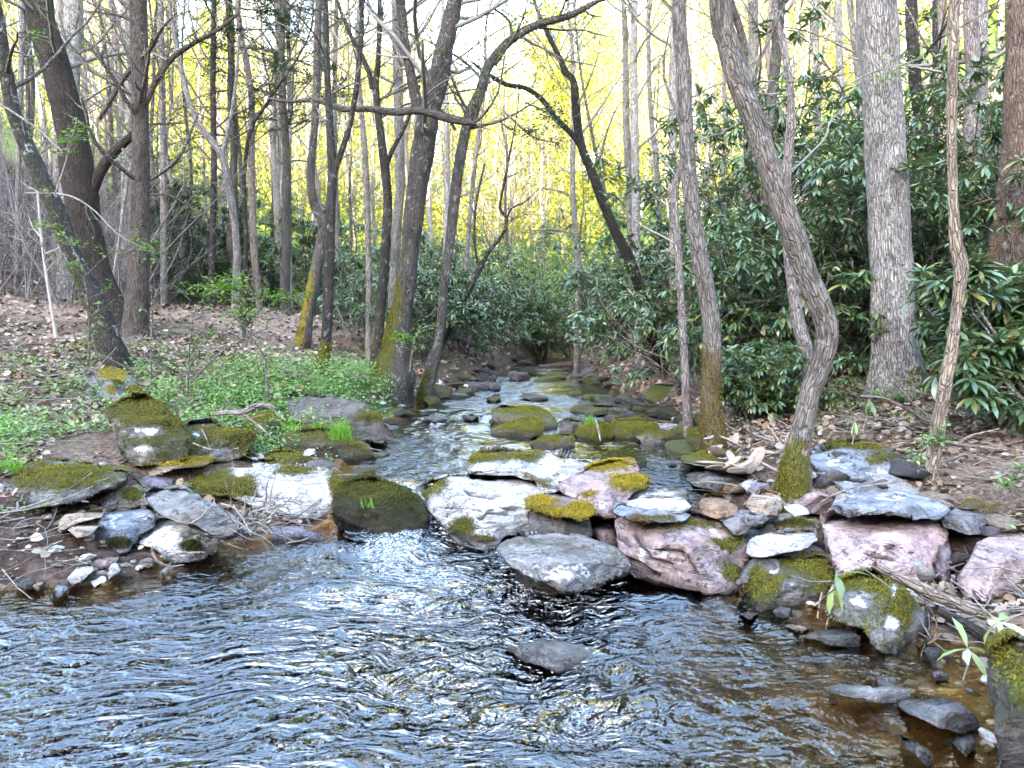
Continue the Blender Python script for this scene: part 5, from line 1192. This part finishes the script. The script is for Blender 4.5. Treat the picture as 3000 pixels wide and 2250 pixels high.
# ------------------------------------------------------------------ hemlock sprays, top left
def hemlock(label, px, base_y, d, top_y, seed, w=1.0, low=.38, extra=4, N=26000, up=0.0, rr=.13):
    rg = np.random.default_rng(seed)
    b = P(px, base_y, d); tp = P(px, top_y, d)
    g = float(zground(b[0], b[1])); h = tp[2] - g + extra
    root = thing('hemlock', (b[0], b[1], g), label, 'tree', 'hemlocks with drooping needles')
    n = 14; z = np.linspace(-.2, h, n)
    a = np.c_[rg.normal(0, .04, n), rg.normal(0, .04, n), z, np.linspace(rr, .03, n)]
    mb = MB(); add_stem(mb, a, 9, seed)
    o = link('trunk', mb.mesh('trunk'), M['bark'], root); o['bark_tint'] = list(BT['mid']); o['moss_tint'] = [.05, .05, .01]
    PL = poly_n(a)[None]
    p1, r1 = spawn(PL[..., :3], PL[..., 3], 60, low, 1, .20 * w, rg, 1.1, up, 8, .08, -.05, .3, .05)
    p2, r2 = spawn(p1, r1, 9, .15, 1, .4, rg, .9, -.1, 5, .1, -.03, .5, .7)
    mb = MB()
    V, Fq = tubes(p1, np.maximum(r1, .004), 4); mb.add(V, [Fq])
    V, Fq = tubes(p2, np.maximum(r2, .002), 3); mb.add(V, [Fq])
    c = link('crown', mb.mesh('crown'), M['twig_dark'], root)
    q = p2.reshape(-1, 3)
    q = q[rg.integers(0, len(q), N)] + rg.normal(0, .06, (N, 3)) * np.array([1, 1, .4])
    lb = MB(); leaves(lb, q, rg.uniform(.035, .075, N), rg.uniform(0, 6.28, N), rg.normal(-.15, .25, N), rg.normal(0, .2, N), LEAF_S)
    link('foliage', lb.mesh('foliage'), M['hemlock'], root)
hemlock('hemlock with drooping dark green sprays at the top, left of the yellow mossed forking tree', 845, 890, 19, -60, 5, 1.1)
hemlock('young bushy hemlock forming a dark clump behind the elbow bent limb tree', 560, 880, 21, 560, 7, 2.6, .03, .3, 22000, .1, .06)
hemlock('smaller bushy hemlock right of the dark hemlock clump', 660, 890, 22.5, 640, 8, 2.8, .03, .3, 18000, .1, .05)
hemlock('dark bushy hemlock deeper on the left slope behind the straight brown trunk', 470, 860, 24, 480, 9, 2.2, .03, .3, 22000, .1, .07)
hemlock('bushy hemlock high on the left slope between the two leaning trunks', 215, 800, 26, 480, 11, 2.0, .03, .3, 22000, .1, .08)
hemlock('bushy hemlock at the far left edge of the slope', 60, 790, 27, 520, 12, 2.2, .03, .3, 20000, .1, .08)
hemlock('bushy hemlock directly behind the straight brown trunk with dead branches', 390, 830, 27, 520, 13, 2.0, .03, .3, 22000, .1, .08)
hemlock('hemlock with sparse dark sprays behind the straight brown trunk', 690, 870, 21, -40, 6, 1.2)

# ------------------------------------------------------------------ understory saplings and leafy twigs (traced)
SAP = 0
def sapling(label, paths, d, nleaf=60, leaf='spring', lsz=(.03, .06), spread=.12, twigs=6, mat='twig_dark', group=None, span=(.3, 1)):
    global SAP
    SAP += 1
    rg = np.random.default_rng(500 + SAP)
    ws = [stem_world(s, d) for s in paths]
    o0 = ws[0][0, :3].copy()
    root = thing('sapling', o0, label, 'sapling', group)
    mb = MB(); pool = []
    for i, a in enumerate(ws):
        a = a.copy(); a[:, :3] -= o0
        r = catmull(a, .06); V, Fc, bk = tube(r[:, :3], np.maximum(r[:, 3], .0025), 6, .05, SAP); mb.add(V, Fc)
        q = poly_n(a)
        if twigs:
            p1, r1 = spawn(q[None, :, :3], q[None, :, 3], twigs, span[0], span[1], .35, rg, 1, .15, 6, .15, .02, .6, .5)
            V, Fq = tubes(p1, np.maximum(r1, .002), 4); mb.add(V, [Fq])
            p2, r2 = spawn(p1, r1, 3, .2, 1, .5, rg, 1, .05, 5, .15, 0, .7, .7)
            V, Fq = tubes(p2, np.maximum(r2, .0015), 3); mb.add(V, [Fq])
            pool += [p1[:, 2:].reshape(-1, 3), p2.reshape(-1, 3)]
        pool.append(q[6:, :3])
    link('stem', mb.mesh('stem'), M[mat], root)
    if nleaf:
        pl = np.concatenate(pool)
        c = pl[rg.integers(0, len(pl), nleaf)] + rg.normal(0, spread * .4, (nleaf, 3)) * np.array([1, 1, .35])
        lb = MB(); rand_leaves(lb, c, lsz[0], lsz[1], rg, LEAF_S, .4); link('foliage', lb.mesh('foliage'), M[leaf], root)
    return root
S = sapling
S('bare crooked dark sapling in the green herbs left of the slanting slab', ['784,1165,10 781,1103,8 770,1038,7 737,980,6 743,930,3', '737,980,6 690,930,5 650,915,4'], 8.6, 25)
S('leafy young bush floating light green tiers in front of the left clearing', ['712,1000,18 714,930,16 716,880,12', '716,900,8 640,860,6 580,835,4', '716,880,8 790,870,6 860,880,4', '716,890,7 700,850,5 640,820,3'], 10.5, 900, 'spring', (.04, .075), .3, 14)
S('thin sapling with horizontal leafy tiers in front of the leaning mossy trunk', ['250,1150,8 262,1000,8 255,860,7 240,780,6', '250,800,6 190,690,5 140,660,4', '250,810,5 330,740,4 430,735,3 480,740,2'], 8.8, 380, 'spring', (.03, .06), .14, 10)
S('arching twig with bright new leaves crossing the thick leaning trunk', ['-10,300,7 40,330,6 120,385,5 180,440,5 220,420,4', '160,570,5 185,500,5 215,390,4 225,345,3'], 7.5, 110, 'spring', (.035, .07), .1, 8, 'twig_grey')
S('long bare twig arching right from the leaning mossy trunk', ['160,566,7 220,580,6 280,620,5 350,690,4 430,730,3', '75,566,5 120,566,4 160,566,5'], 9.2, 30, twigs=7, mat='twig_grey')
S('thin dead orange stem left of the leaning mossy trunk', ['165,990,12 150,900,10 135,800,9 122,700,8 110,560,6'], 10, 10, twigs=8, mat='twig_pale')
S('bare thin stem standing in front of the straight brown trunk foot', ['442,1110,6 443,1000,5 446,900,4 442,840,3'], 8.4, 14, twigs=8)
S('pair of fine bare stems in the herbs right of the domed boulder', ['548,1165,7 553,1060,6 560,960,5 575,900,4', '553,1080,5 600,1010,4 640,960,3'], 8.2, 60, 'herb', (.03, .05), .1, 9)
S('sapling bowing right over the herbs, behind the bare crooked one', ['560,1120,5 640,1040,5 720,990,4 790,960,3'], 8.8, 14, twigs=6)
S('leafy sapling in front of the big forked tree foot', ['1200,1090,7 1215,1000,7 1240,960,5 1280,955,3', '1215,1010,5 1180,985,4 1165,990,3'], 11.2, 260, 'spring', (.04, .07), .16, 8)
S('fine bare stems left of the big forked tree foot', ['1088,1010,8 1100,940,7 1110,880,6', '1020,1000,7 1000,930,6 985,900,4', '1040,990,6 1025,920,5'], 13.2, 30, twigs=6)
S('feathery young hemlock twig hanging over the centre of the stream view', ['1480,330,6 1560,400,5 1640,420,4', '1540,300,6 1600,330,5 1650,380,3'], 12, 600, 'hemlock', (.03, .06), .25, 16)
S('leafy twig in front of the thickest right trunk', ['2480,250,5 2560,210,4 2640,190,4 2700,170,3', '2560,210,4 2600,250,3'], 7.6, 60, 'spring', (.03, .055), .12, 8, 'twig_grey')
S('small bright green plant at the foot of the crooked pale sapling', ['2745,1300,6 2750,1270,5 2760,1250,4', '2745,1300,5 2730,1275,4', '2745,1300,5 2775,1280,4'], 5.9, 110, 'herb', (.03, .055), .1, 5)
S('thin green stemmed plant beside the big blue white slab', ['2690,1390,5 2700,1330,4 2720,1290,3', '2690,1390,4 2670,1320,3'], 5.7, 70, 'herb', (.025, .045), .1, 6)
S('spindly twig plant on the right bank slope', ['2860,1250,5 2880,1190,4 2900,1150,3', '2860,1250,4 2830,1200,3'], 7.5, 60, 'herb', (.03, .05), .1, 6)
S('young leafy plant at the right frame edge on the dirt bank', ['2960,1440,5 2975,1400,4 2990,1370,3', '2960,1440,4 2940,1400,3'], 5.3, 90, 'herb', (.03, .05), .1, 6)

# ------------------------------------------------------------------ ferns, grass tufts, leaf sprigs
def fern(label, x, y, s, seed):
    rg = np.random.default_rng(seed)
    root = thing('fern', (x, y, float(zground(x, y))), label, 'fern', 'small ferns on the banks')
    nf = 7
    for i in range(nf):
        a = i / nf * 6.28 + rg.normal(0, .3)
        t = np.linspace(0, 1, 12)
        L = s * rg.uniform(.75, 1.1)
        ax = np.stack([np.cos(a) * t * L * .75, np.sin(a) * t * L * .75, L * (.75 * t - .45 * t * t)], -1)
        lb = MB(); V, Fq = tubes(ax[None], np.full((1, 12), .0025), 4); lb.add(V, [Fq])
        for sg in (-1, 1):
            leaves(lb, ax[2:], L * .26 * np.sin(np.pi * (.15 + .8 * t[2:])), a - 1.57 + sg * 1.2 + np.zeros(10), np.full(10, .1), np.zeros(10), LEAF_L if s > 5 else (np.array([[0, 0, 0], [.14, .4, .02], [0, 1, -.03], [-.14, .4, .02]]), [[0, 1, 2], [0, 2, 3]]))
        link('frond', lb.mesh('frond'), M['grass'], root)
for lab, px, py, s, sd_ in [('fern beside the yellow mossed ledge on the left bank', 372, 1100, .38, 1), ('fern at the foot of the thickest right trunk', 2610, 1180, .4, 2), ('small fern at the end of the right edge dirt', 2880, 1150, .3, 4)]:
    dd = {1: 7.8, 2: 8.6, 4: 8.4}[sd_]
    q = P(px, py, dd); fern(lab, q[0], q[1], s, sd_)

def tuft(label, px, py, d, n, h, seed, mat='grass'):
    rg = np.random.default_rng(seed)
    b = P(px, py, d)
    root = None
    u = rg.uniform(0, 6.28, n)
    st = np.stack([rg.normal(0, h * .22, n), rg.normal(0, h * .2, n), np.zeros(n)], -1)
    p = wander(st, np.stack([np.cos(u) * .4, np.sin(u) * .4, np.ones(n)], -1), h * rg.uniform(.5, 1.1, n), 5, rg, .14, -.12)
    w = np.linspace(1, .1, 5) * .004
    sd2 = np.stack([-np.sin(u), np.cos(u), np.zeros(n)], -1)[:, None] * w[None, :, None]
    V = np.stack([p - sd2, p + sd2], 2).reshape(-1, 3)
    i = (np.arange(n) * 10)[:, None] + (np.arange(4) * 2)[None]
    Fq = np.stack([i, i + 1, i + 3, i + 2], -1).reshape(-1, 4)
    mb = MB(); mb.add(V, [Fq])
    tag(link('grass_tuft', mb.mesh('grass_tuft'), M[mat], None, b), label, 'grass tuft', 'grass tufts by the stream')
tuft('bright green grass tuft on the dark rock at the stream edge', 1000, 1285, 6.95, 220, .22, 1)
tuft('second smaller tuft left of the bright one, wide blades', 850, 1262, 7.2, 26, .2, 2)
tuft('thick grass tuft at the left frame edge on the shore', 10, 1400, 5.9, 160, .26, 3)
tuft('small grass tuft on the green hummock midstream', 1728, 1244, 8.35, 60, .14, 4)
tuft('thin grass blades on the mossy stone by the slanting slab', 930, 1255, 7.3, 30, .12, 5)
tuft('tiny green sprout on the dark chute boulder', 1075, 1488, 5.28, 16, .12, 6)

def sprig(label, px, py, d, n, L, seed, mat, droop=-1.0, tilt=.5, cat='leaf sprig', stem=True):
    rg = np.random.default_rng(seed)
    b = P(px, py, d)
    root = thing('leaf_sprig', b, label, cat)
    mb = MB()
    if stem:
        pl = np.array([[[-.02, .05, -.30], [0, .03, -.18], [.01, .01, -.08], [0, 0, 0]]])
        V, Fq = tubes(pl, np.full((1, 4), .004), 5); mb.add(V, [Fq]); link('stalk', mb.mesh('stalk'), M['twig_pale'], root)
    for i in range(n):
        lb = MB()
        leaves(lb, np.zeros((1, 3)), np.array([L * rg.uniform(.75, 1.1)]), np.array([i / n * 6.28 + rg.normal(0, .25)]), np.array([droop + rg.normal(0, tilt)]), rg.normal(0, .3, 1), LEAF_L)
        link('leaf', lb.mesh('leaf'), M[mat], root)
    return root
sprig('wilted rhododendron leaves hanging like an umbrella on the right bank', 2545, 1168, 7.0, 9, .18, 1, 'rhodo', -1.15, .15)
sprig('small wilted leaf cluster under the hanging one', 2505, 1235, 6.7, 4, .15, 2, 'pale_leaf', -1.2, .2)
sprig('dark green and pale leaves stuck between the two mossy boulders at the water', 2448, 1685, 4.05, 6, .20, 3, 'rhodo', -.35, .7)
sprig('pale underside leaves drooping over the water beside the mossy boulder', 2440, 1712, 3.98, 3, .2, 5, 'pale_leaf', -1.2, .3)
sprig('pale cut leaf sprig at the water edge in the bottom right', 2835, 1900, 3.35, 5, .15, 4, 'pale_leaf', -.1, .5)
sprig('pale cut leaves at the tip of the weathered log', 2925, 1820, 3.45, 5, .16, 6, 'pale_leaf', 0, .4)

# ------------------------------------------------------------------ driftwood, logs and bark
stick('driftwood', 'pale forked driftwood branch lying over the mossy left rocks', ['630,1213,13 660,1208,15 707,1208,17 735,1198,18 758,1187,18 790,1190,16 812,1200,10', '707,1208,11 735,1230,9 768,1255,7 790,1275,5 805,1295,3', '640,1212,8 655,1190,7 666,1172,5', '690,1208,6 676,1185,5 660,1165,3', '800,1195,8 815,1215,6 835,1232,4'], 7.2, tint=(.33, .28, .25), cat='driftwood')
stick('log', 'weathered grey log slanting down to the pale leaves at the right', ['2560,1655,22 2585,1672,26 2653,1702,31 2754,1749,34 2840,1785,34 2885,1806,28', '2660,1700,15 2720,1720,14 2790,1760,10'], 3.75, tint=(.30, .24, .205), cat='log', sides=14, knob=.14)
stick('log', 'dark wet log lying under the weathered grey one', ['2741,1783,26 2800,1815,34 2870,1855,40 2925,1890,40 3010,1940,40'], 3.7, tint='dark', cat='log', sides=14)
stick('log', 'far fallen log across the end of the stream', ['1578,1078,16 1620,1074,20 1660,1070,21 1700,1068,20 1740,1066,14'], 22.5, tint='red', cat='log')
stick('fallen_branch', 'long thin fallen branch crossing the right bank in front of the thickest trunk', ['2520,1160,7 2590,1168,9 2660,1200,11 2717,1238,11 2800,1290,9', '2660,1200,6 2640,1215,5 2610,1240,3'], 6.9, tint='pink', cat='branch')
stick('fallen_branch', 'straight pale fallen stick running to the right frame edge', ['2620,1292,6 2700,1292,9 2800,1300,13 2900,1312,15 3030,1326,15', '2800,1300,7 2850,1275,6 2930,1255,4'], 6.2, tint=(.34, .27, .23), cat='branch')
stick('fallen_branch', 'rotting pale branch lying left of the crooked pale sapling', ['2610,1310,16 2660,1298,18 2710,1285,17 2740,1272,12'], 6.3, tint=(.36, .27, .20), cat='branch')
stick('fallen_branch', 'white thin stick standing before the green hummock', ['1745,1230,7 1752,1255,7 1760,1292,6'], 7.9, tint=(.5, .46, .42), cat='stick')
stick('fallen_branch', 'dark low twig reaching over the riffle from the right bank', ['1985,1188,8 1900,1190,6 1840,1178,5 1790,1160,3', '1900,1190,5 1870,1160,4 1860,1140,2'], 9.5, tint='dark', cat='branch')
stick('fallen_branch', 'thin pale stick across the cream and black layered rock', ['2025,1415,5 2090,1412,6 2160,1422,5'], 6.0, tint=(.4, .35, .3), cat='stick')
stick('fallen_branch', 'pale root like stick lying on the mud by the left water edge', ['445,1600,7 450,1630,8 470,1650,8 500,1660,6 540,1655,4'], 4.62, tint=(.36, .3, .25), cat='stick')
stick('fallen_branch', 'long pale twig bridging mud and water near the white left boulder', ['495,1630,6 545,1620,6 600,1618,5', '560,1618,4 575,1640,3'], 4.65, tint=(.36, .3, .25), cat='stick')
stick('fallen_branch', 'straight tan stick on the mud at the far left', ['108,1530,8 150,1510,8'], 5.2, tint=(.38, .29, .21), cat='stick')
stick('fallen_branch', 'tan stick on the mud below the flat brown stone', ['108,1618,9 145,1600,9 182,1585,7'], 4.95, tint=(.38, .29, .21), cat='stick')
stick('fallen_branch', 'fork of fine dry twigs lying on the back of the broad mossy slab', ['120,1455,4 180,1462,5 260,1470,4', '160,1460,4 220,1420,4 270,1385,3'], 5.45, tint=(.34, .28, .24), cat='stick')
stick('fallen_branch', 'thin branched stick by the low mossy boulder with the white cap', ['565,1298,5 610,1315,5 660,1320,4 700,1312,3', '590,1255,4 605,1285,4 620,1330,3'], 6.5, tint=(.34, .3, .26), cat='stick')
stick('fallen_branch', 'pale forked root at the foot of the round mossy boulder, right side', ['2715,1885,10 2740,1870,10 2760,1858,7', '2740,1870,7 2745,1835,6 2735,1800,5 2690,1740,6 2660,1720,6'], 3.75, tint=(.34, .27, .22), cat='stick')
stick('fallen_branch', 'wire thin stick hanging from the pale leaves into the water', ['2385,1775,4 2420,1745,4 2460,1715,3', '2395,1810,4 2400,1770,4 2408,1735,3'], 3.95, tint=(.3, .25, .2), cat='stick')
stick('fallen_branch', 'thin whip lying across the flat pinkish slab', ['2405,1470,3 2470,1438,4 2560,1420,3 2660,1408,3'], 4.85, tint=(.4, .34, .3), cat='stick')

# twig jam at the waterline
b = MB(); rg = np.random.default_rng(8)
c = P(755, 1520, 5.2)
n = 75
st = c + rg.normal(0, 1, (n, 3)) * np.array([.14, .10, .06])
a = rg.normal(0.2, .9, n)
pl = wander(st, np.stack([np.cos(a), rg.normal(0, .5, n), np.sin(a) * .5 + .1], -1), rg.uniform(.10, .30, n), 6, rg, .16)
V, Fq = tubes(pl, rg.uniform(.003, .009, n)[:, None] * np.linspace(1, .5, 6), 5); b.add(V, [Fq])
tag(link('twig_jam', b.mesh('twig_jam'), M['twig_grey']), kind='stuff', label='tangle of washed up twigs between the tilted grey slab and the water', cat='twigs')
# rotten bark heap
rg = np.random.default_rng(9)
V0, F0 = ico(3)
spl = []
for k in range(4):
    q = V0 * np.array([1, .22, .09]); q = np.sign(q) * np.abs(q) ** .8
    q = q + .05 * fbm(q * np.array([2, 9, 9]) + k * 7, 3, 60 + k)[:, None] * np.array([.6, 1, 1])
    q[:, 2] += .12 * q[:, 0] ** 2 * (k % 2)
    spl.append(mesh_np('splinter_shape', q, [F0], None, False))
for i in range(36):
    px, py = rg.uniform(2060, 2330), rg.uniform(1255, 1360)
    q = P(px, py, 6.9 - (py - 1262) * .009)
    o = link('bark_splinter', spl[i % 4], M['splinter'], loc=(q[0], q[1], max(float(zground(q[0], q[1])) + .03, q[2] - .05)))
    s = rg.uniform(.05, .13); o.scale = (s, s * rg.uniform(.6, 1.6), s * .7); o.rotation_euler = (rg.normal(0, .5), rg.normal(0, .5), rg.normal(.3, .7))
    tag(o, 'splinter of pale rotten bark heaped between the mossy footed tree and the bent tree', 'bark', 'rotten bark splinters')
# ------------------------------------------------------------------ the wood behind: a few moulds, many trees
def wood_mould(seed, h, r, nb, leafn, lsz, leaf, tint, low=.3, crook=.05, fork=False, twig=2):
    rg = np.random.default_rng(seed)
    n = 12
    z = np.linspace(-.4, h, n)
    off = np.cumsum(rg.normal(0, crook * h / n * 1.5, (n, 2)), 0)
    a = np.c_[off, z, r * (1 - .75 * np.linspace(0, 1, n))]
    mb = MB(); add_stem(mb, a, 8, seed, None, .15, .05, .5)
    st = [a]
    if fork:
        k = 5; b = a[k:].copy(); b[:, :2] += np.linspace(0, 1, n - k)[:, None] * rg.normal(0, .9, 2) * h * .09; b[:, 3] *= .75
        add_stem(mb, b, 7, seed + 1, None, 0, .05, .5); st.append(b)
    tr = mb.mesh('trunk')
    PL = np.stack([poly_n(s) for s in st])
    mb = MB()
    p1, r1 = spawn(PL[..., :3], PL[..., 3], nb // len(st), low if not fork else .1, 1, .24, rg, 1.0, .55, 7, .12, .05, .45, .2)
    V, Fq = tubes(p1, np.clip(r1, .007, .024), 4); mb.add(V, [Fq])
    p2, r2 = spawn(p1, r1, 4, .2, 1, .5, rg, .9, .3, 5, .15, .04, .6, .6)
    V, Fq = tubes(p2, np.maximum(r2, .005), 3); mb.add(V, [Fq])
    if twig > 2:
        p3, r3 = spawn(p2, r2, 2, .2, 1, .5, rg, .9, .2, 4, .15, .04, .6, .6)
        V, Fq = tubes(p3, np.maximum(r3, .0035), 3); mb.add(V, [Fq])
    cr = mb.mesh('crown')
    fo = None
    if leafn:
        q = np.concatenate([p2.reshape(-1, 3), p1[:, 3:].reshape(-1, 3)])
        q = q[rg.integers(0, len(q), leafn)] + rg.normal(0, lsz * 1.6, (leafn, 3))
        lb = MB(); rand_leaves(lb, q, lsz * .6, lsz * 1.3, rg, LEAF_S, .7); fo = lb.mesh('foliage')
    return tr, cr, fo, leaf, tint
NEAR = [wood_mould(1, 21, .11, 34, 0, .1, None, 'grey', .2, .05, False, 3), wood_mould(2, 18, .085, 30, 350, .075, 'spring', 'mid', .15, .07, True, 3), wood_mould(3, 23, .14, 34, 0, .1, None, 'pale', .3, .03, False, 3),
        wood_mould(4, 14, .07, 30, 500, .075, 'spring', 'grey', .12, .1, True, 3), wood_mould(5, 20, .10, 36, 200, .08, 'spring', 'pink', .2, .06, False, 3)]
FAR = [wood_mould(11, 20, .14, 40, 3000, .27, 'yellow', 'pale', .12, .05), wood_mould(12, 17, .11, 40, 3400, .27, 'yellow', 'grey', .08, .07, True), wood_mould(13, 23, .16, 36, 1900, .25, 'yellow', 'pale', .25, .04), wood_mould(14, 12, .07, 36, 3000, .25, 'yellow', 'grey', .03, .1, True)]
def plant(md, x, y, s, rz, label, group, cat='tree', name='wood_tree', tilt=(0, 0)):
    tr, cr, fo, leaf, tint = md
    o = thing(name, (x, y, float(zground(x, y, False))), label, cat, group)
    o.scale = (s, s, s * 1.0); o.rotation_euler = (tilt[0], tilt[1], rz)
    t_ = link('trunk', tr, M['bark'], o); t_['bark_tint'] = [float(v) for v in BT[tint]]; t_['lichen'] = .35; t_['moss_tint'] = [.05, .05, .01]
    link('crown', cr, M['twig_dark' if tint in ('mid',) else 'twig_grey'], o)
    if fo: link('foliage', fo, M[leaf], o)
    return o
rg = np.random.default_rng(21)
cnt = 0
def notch(x, y):
    'the trees thin out and stay low where the valley opens to the sky'
    return 1 - (.38 if x / y < -.22 else .16) * float(sstep(y, 40, 55)) * float(sstep(x / y, -.95, -.75) * (1 - sstep(x / y, .02, .14)))
def zone(n, xr, yr, moulds, label, group, smin=.8, smax=1.15, minsep=.9, ok=None):
    pts_ = []
    tries = 0
    while len(pts_) < n and tries < n * 60:
        tries += 1
        x, y = rg.uniform(*xr), rg.uniform(*yr)
        if abs(x) > .80 * y + 4: continue
        if float(sd_water(np.array([x]), np.array([y]))[0]) > -.9: continue
        if ok and not ok(x, y): continue
        if any((x - a) ** 2 + (y - b) ** 2 < minsep ** 2 for a, b in pts_): continue
        pts_.append((x, y))
        plant(moulds[rg.integers(len(moulds))], x, y, rg.uniform(smin, smax) * notch(x, y), rg.uniform(0, 6.28), label, group, tilt=(rg.normal(0, .03), rg.normal(0, .03)))
zone(62, (-32, -5), (21, 48), NEAR, 'slender grey tree in the shaded wood on the left slope', 'slender trees of the left slope', ok=lambda x, y: x < -.16 * y - 1.5)
zone(34, (5, 30), (19, 46), NEAR, 'slender grey tree rising behind the rhododendrons on the right slope', 'slender trees of the right slope')
zone(24, (-9, 10), (30, 50), NEAR, 'slender bare tree on the valley floor beyond the end of the stream', 'slender trees of the valley floor')
zone(64, (-36, 40), (44, 64), NEAR[:3] + FAR[:2], 'tall slim tree at the near edge of the sunlit yellow wood', 'trees at the edge of the sunlit wood', minsep=1.4)
zone(130, (-60, 75), (60, 105), FAR, 'pale tree with yellow green spring leaves in the far sunlit wood', 'trees of the far sunlit wood', .85, 1.3, 2.0)
# the rest of the far wood reads as one mass
mbt, mbl = MB(), MB()
def raw(me):
    n = len(me.vertices); v = np.empty(n * 3, np.float32); me.vertices.foreach_get('co', v)
    f = [tuple(p.vertices) for p in me.polygons]
    return v.reshape(-1, 3), np.array([q for q in f if len(q) == 4]).reshape(-1, 4), np.array([q for q in f if len(q) == 3]).reshape(-1, 3)
RAW = [[raw(m) if m else None for m in (q[0], q[1], q[2])] for q in FAR]
n = 0
while n < 330:
    x, y = rg.uniform(-85, 105), rg.uniform(66, 155)
    if abs(x) > .78 * y + 4: continue
    n += 1
    q = RAW[rg.integers(4)]; s = rg.uniform(.8, 1.35) * notch(x, y); a = rg.uniform(0, 6.28)
    Mx = np.array([[math.cos(a), -math.sin(a), 0], [math.sin(a), math.cos(a), 0], [0, 0, 1]]) * s
    off = np.array([x, y, float(zground(x, y, False))])
    for k, dst in ((0, mbt), (2, mbl)):
        v, f4, f3 = q[k]
        dst.add(v @ Mx.T + off, [f for f in (f4, f3) if len(f)])
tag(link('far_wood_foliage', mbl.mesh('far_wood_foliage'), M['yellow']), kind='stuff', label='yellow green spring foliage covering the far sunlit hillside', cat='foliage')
tag(link('far_wood_trunks', mbt.mesh('far_wood_trunks'), M['twig_grey']), kind='stuff', label='thin pale trunks of the far hillside wood', cat='woods')
# low yellow brush on the sunlit slope
mb = MB(); N = 120000
x = rg.uniform(-70, 85, N); y = rg.uniform(50, 140, N); k = np.abs(x) < .78 * y + 3; x, y = x[k], y[k]
z = zground(x, y, False) + rg.uniform(.1, 5.5, len(x)) ** 1.15
rand_leaves(mb, np.stack([x, y, z], -1), .2, .42, rg, LEAF_S, .8)
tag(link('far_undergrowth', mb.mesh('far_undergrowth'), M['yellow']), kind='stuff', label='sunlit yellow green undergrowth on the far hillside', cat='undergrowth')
mb = MB(); N = 16000
x = rg.uniform(-12, 14, N); y = rg.uniform(33, 52, N)
z = zground(x, y, False) + rg.uniform(.05, 2.0, N) ** 1.3
rand_leaves(mb, np.stack([x, y, z], -1), .08, .2, rg, LEAF_S, .8)
tag(link('valley_undergrowth', mb.mesh('valley_undergrowth'), M['spring']), kind='stuff', label='light green brush on the valley floor beyond the stream end', cat='undergrowth')
# purple brown thicket on the left slope
mb = MB(); N = 800
y = rg.uniform(15.5, 34, N); x = -.30 * y - 3.0 - rg.uniform(0, 1, N) ** 1.2 * .55 * y
st = np.stack([x, y, zground(x, y, False) - .05], -1)
p1 = wander(st, np.stack([rg.normal(0, .4, N), rg.normal(0, .4, N), np.ones(N)], -1), rg.uniform(1.2, 5.0, N), 7, rg, .16, .02)
r1 = rg.uniform(.009, .026, N)[:, None] * np.linspace(1, .35, 7)
V, Fq = tubes(p1, r1, 4); mb.add(V, [Fq])
p2, r2 = spawn(p1, r1, 6, .15, 1, .5, rg, 1, .15, 5, .2, .02, .6, .4); V, Fq = tubes(p2, np.maximum(r2, .004), 3); mb.add(V, [Fq])
p3, r3 = spawn(p2, r2, 3, .2, 1, .55, rg, 1, .1, 4, .2, .0, .7, .5); V, Fq = tubes(p3, np.maximum(r3, .003), 3); mb.add(V, [Fq])
tag(link('thicket', mb.mesh('thicket'), M['brush']), kind='stuff', label='bare purple brown brush thicket on the shaded left slope', cat='undergrowth')

# ------------------------------------------------------------------ light
az, el = math.atan2(-.50, -.866), R(14.5)
w = bpy.data.worlds.new('World'); SC.world = w; w.use_nodes = True
nt = w.node_tree; nt.nodes.clear()
sky = nt.nodes.new('ShaderNodeTexSky'); sky.sky_type = 'NISHITA'; sky.sun_disc = False
sky.sun_elevation = el; sky.sun_rotation = az; sky.air_density = 1.0; sky.dust_density = 1.5
bg = nt.nodes.new('ShaderNodeBackground'); bg.inputs['Strength'].default_value = .15
nt.links.new(sky.outputs[0], bg.inputs[0])
ow = nt.nodes.new('ShaderNodeOutputWorld'); nt.links.new(bg.outputs[0], ow.inputs[0])
sd_ = bpy.data.lights.new('sun', 'SUN'); sd_.energy = 4.0; sd_.angle = R(.5); sd_.color = (1, .925, .76)
so = bpy.data.objects.new('sun', sd_); COL.objects.link(so)
sv = Vector((-.50 * math.cos(el), -.866 * math.cos(el), math.sin(el)))
so.rotation_euler = sv.to_track_quat('Z', 'Y').to_euler()
so.location = (-20, -30, 40)
SC.view_settings.view_transform = 'Standard'; SC.view_settings.look = 'None'
SC.view_settings.exposure = EXPO; SC.view_settings.gamma = 1; SC.view_settings.use_curve_mapping = False
SC.render.engine = 'CYCLES'
cy = SC.cycles
cy.max_bounces = 6; cy.diffuse_bounces = 3; cy.glossy_bounces = 3; cy.transmission_bounces = 4; cy.transparent_max_bounces = 12
cy.caustics_reflective = False; cy.caustics_refractive = False
cy.use_denoising = True; cy.sample_clamp_indirect = 8
cy.use_adaptive_sampling = True; cy.adaptive_threshold = .015
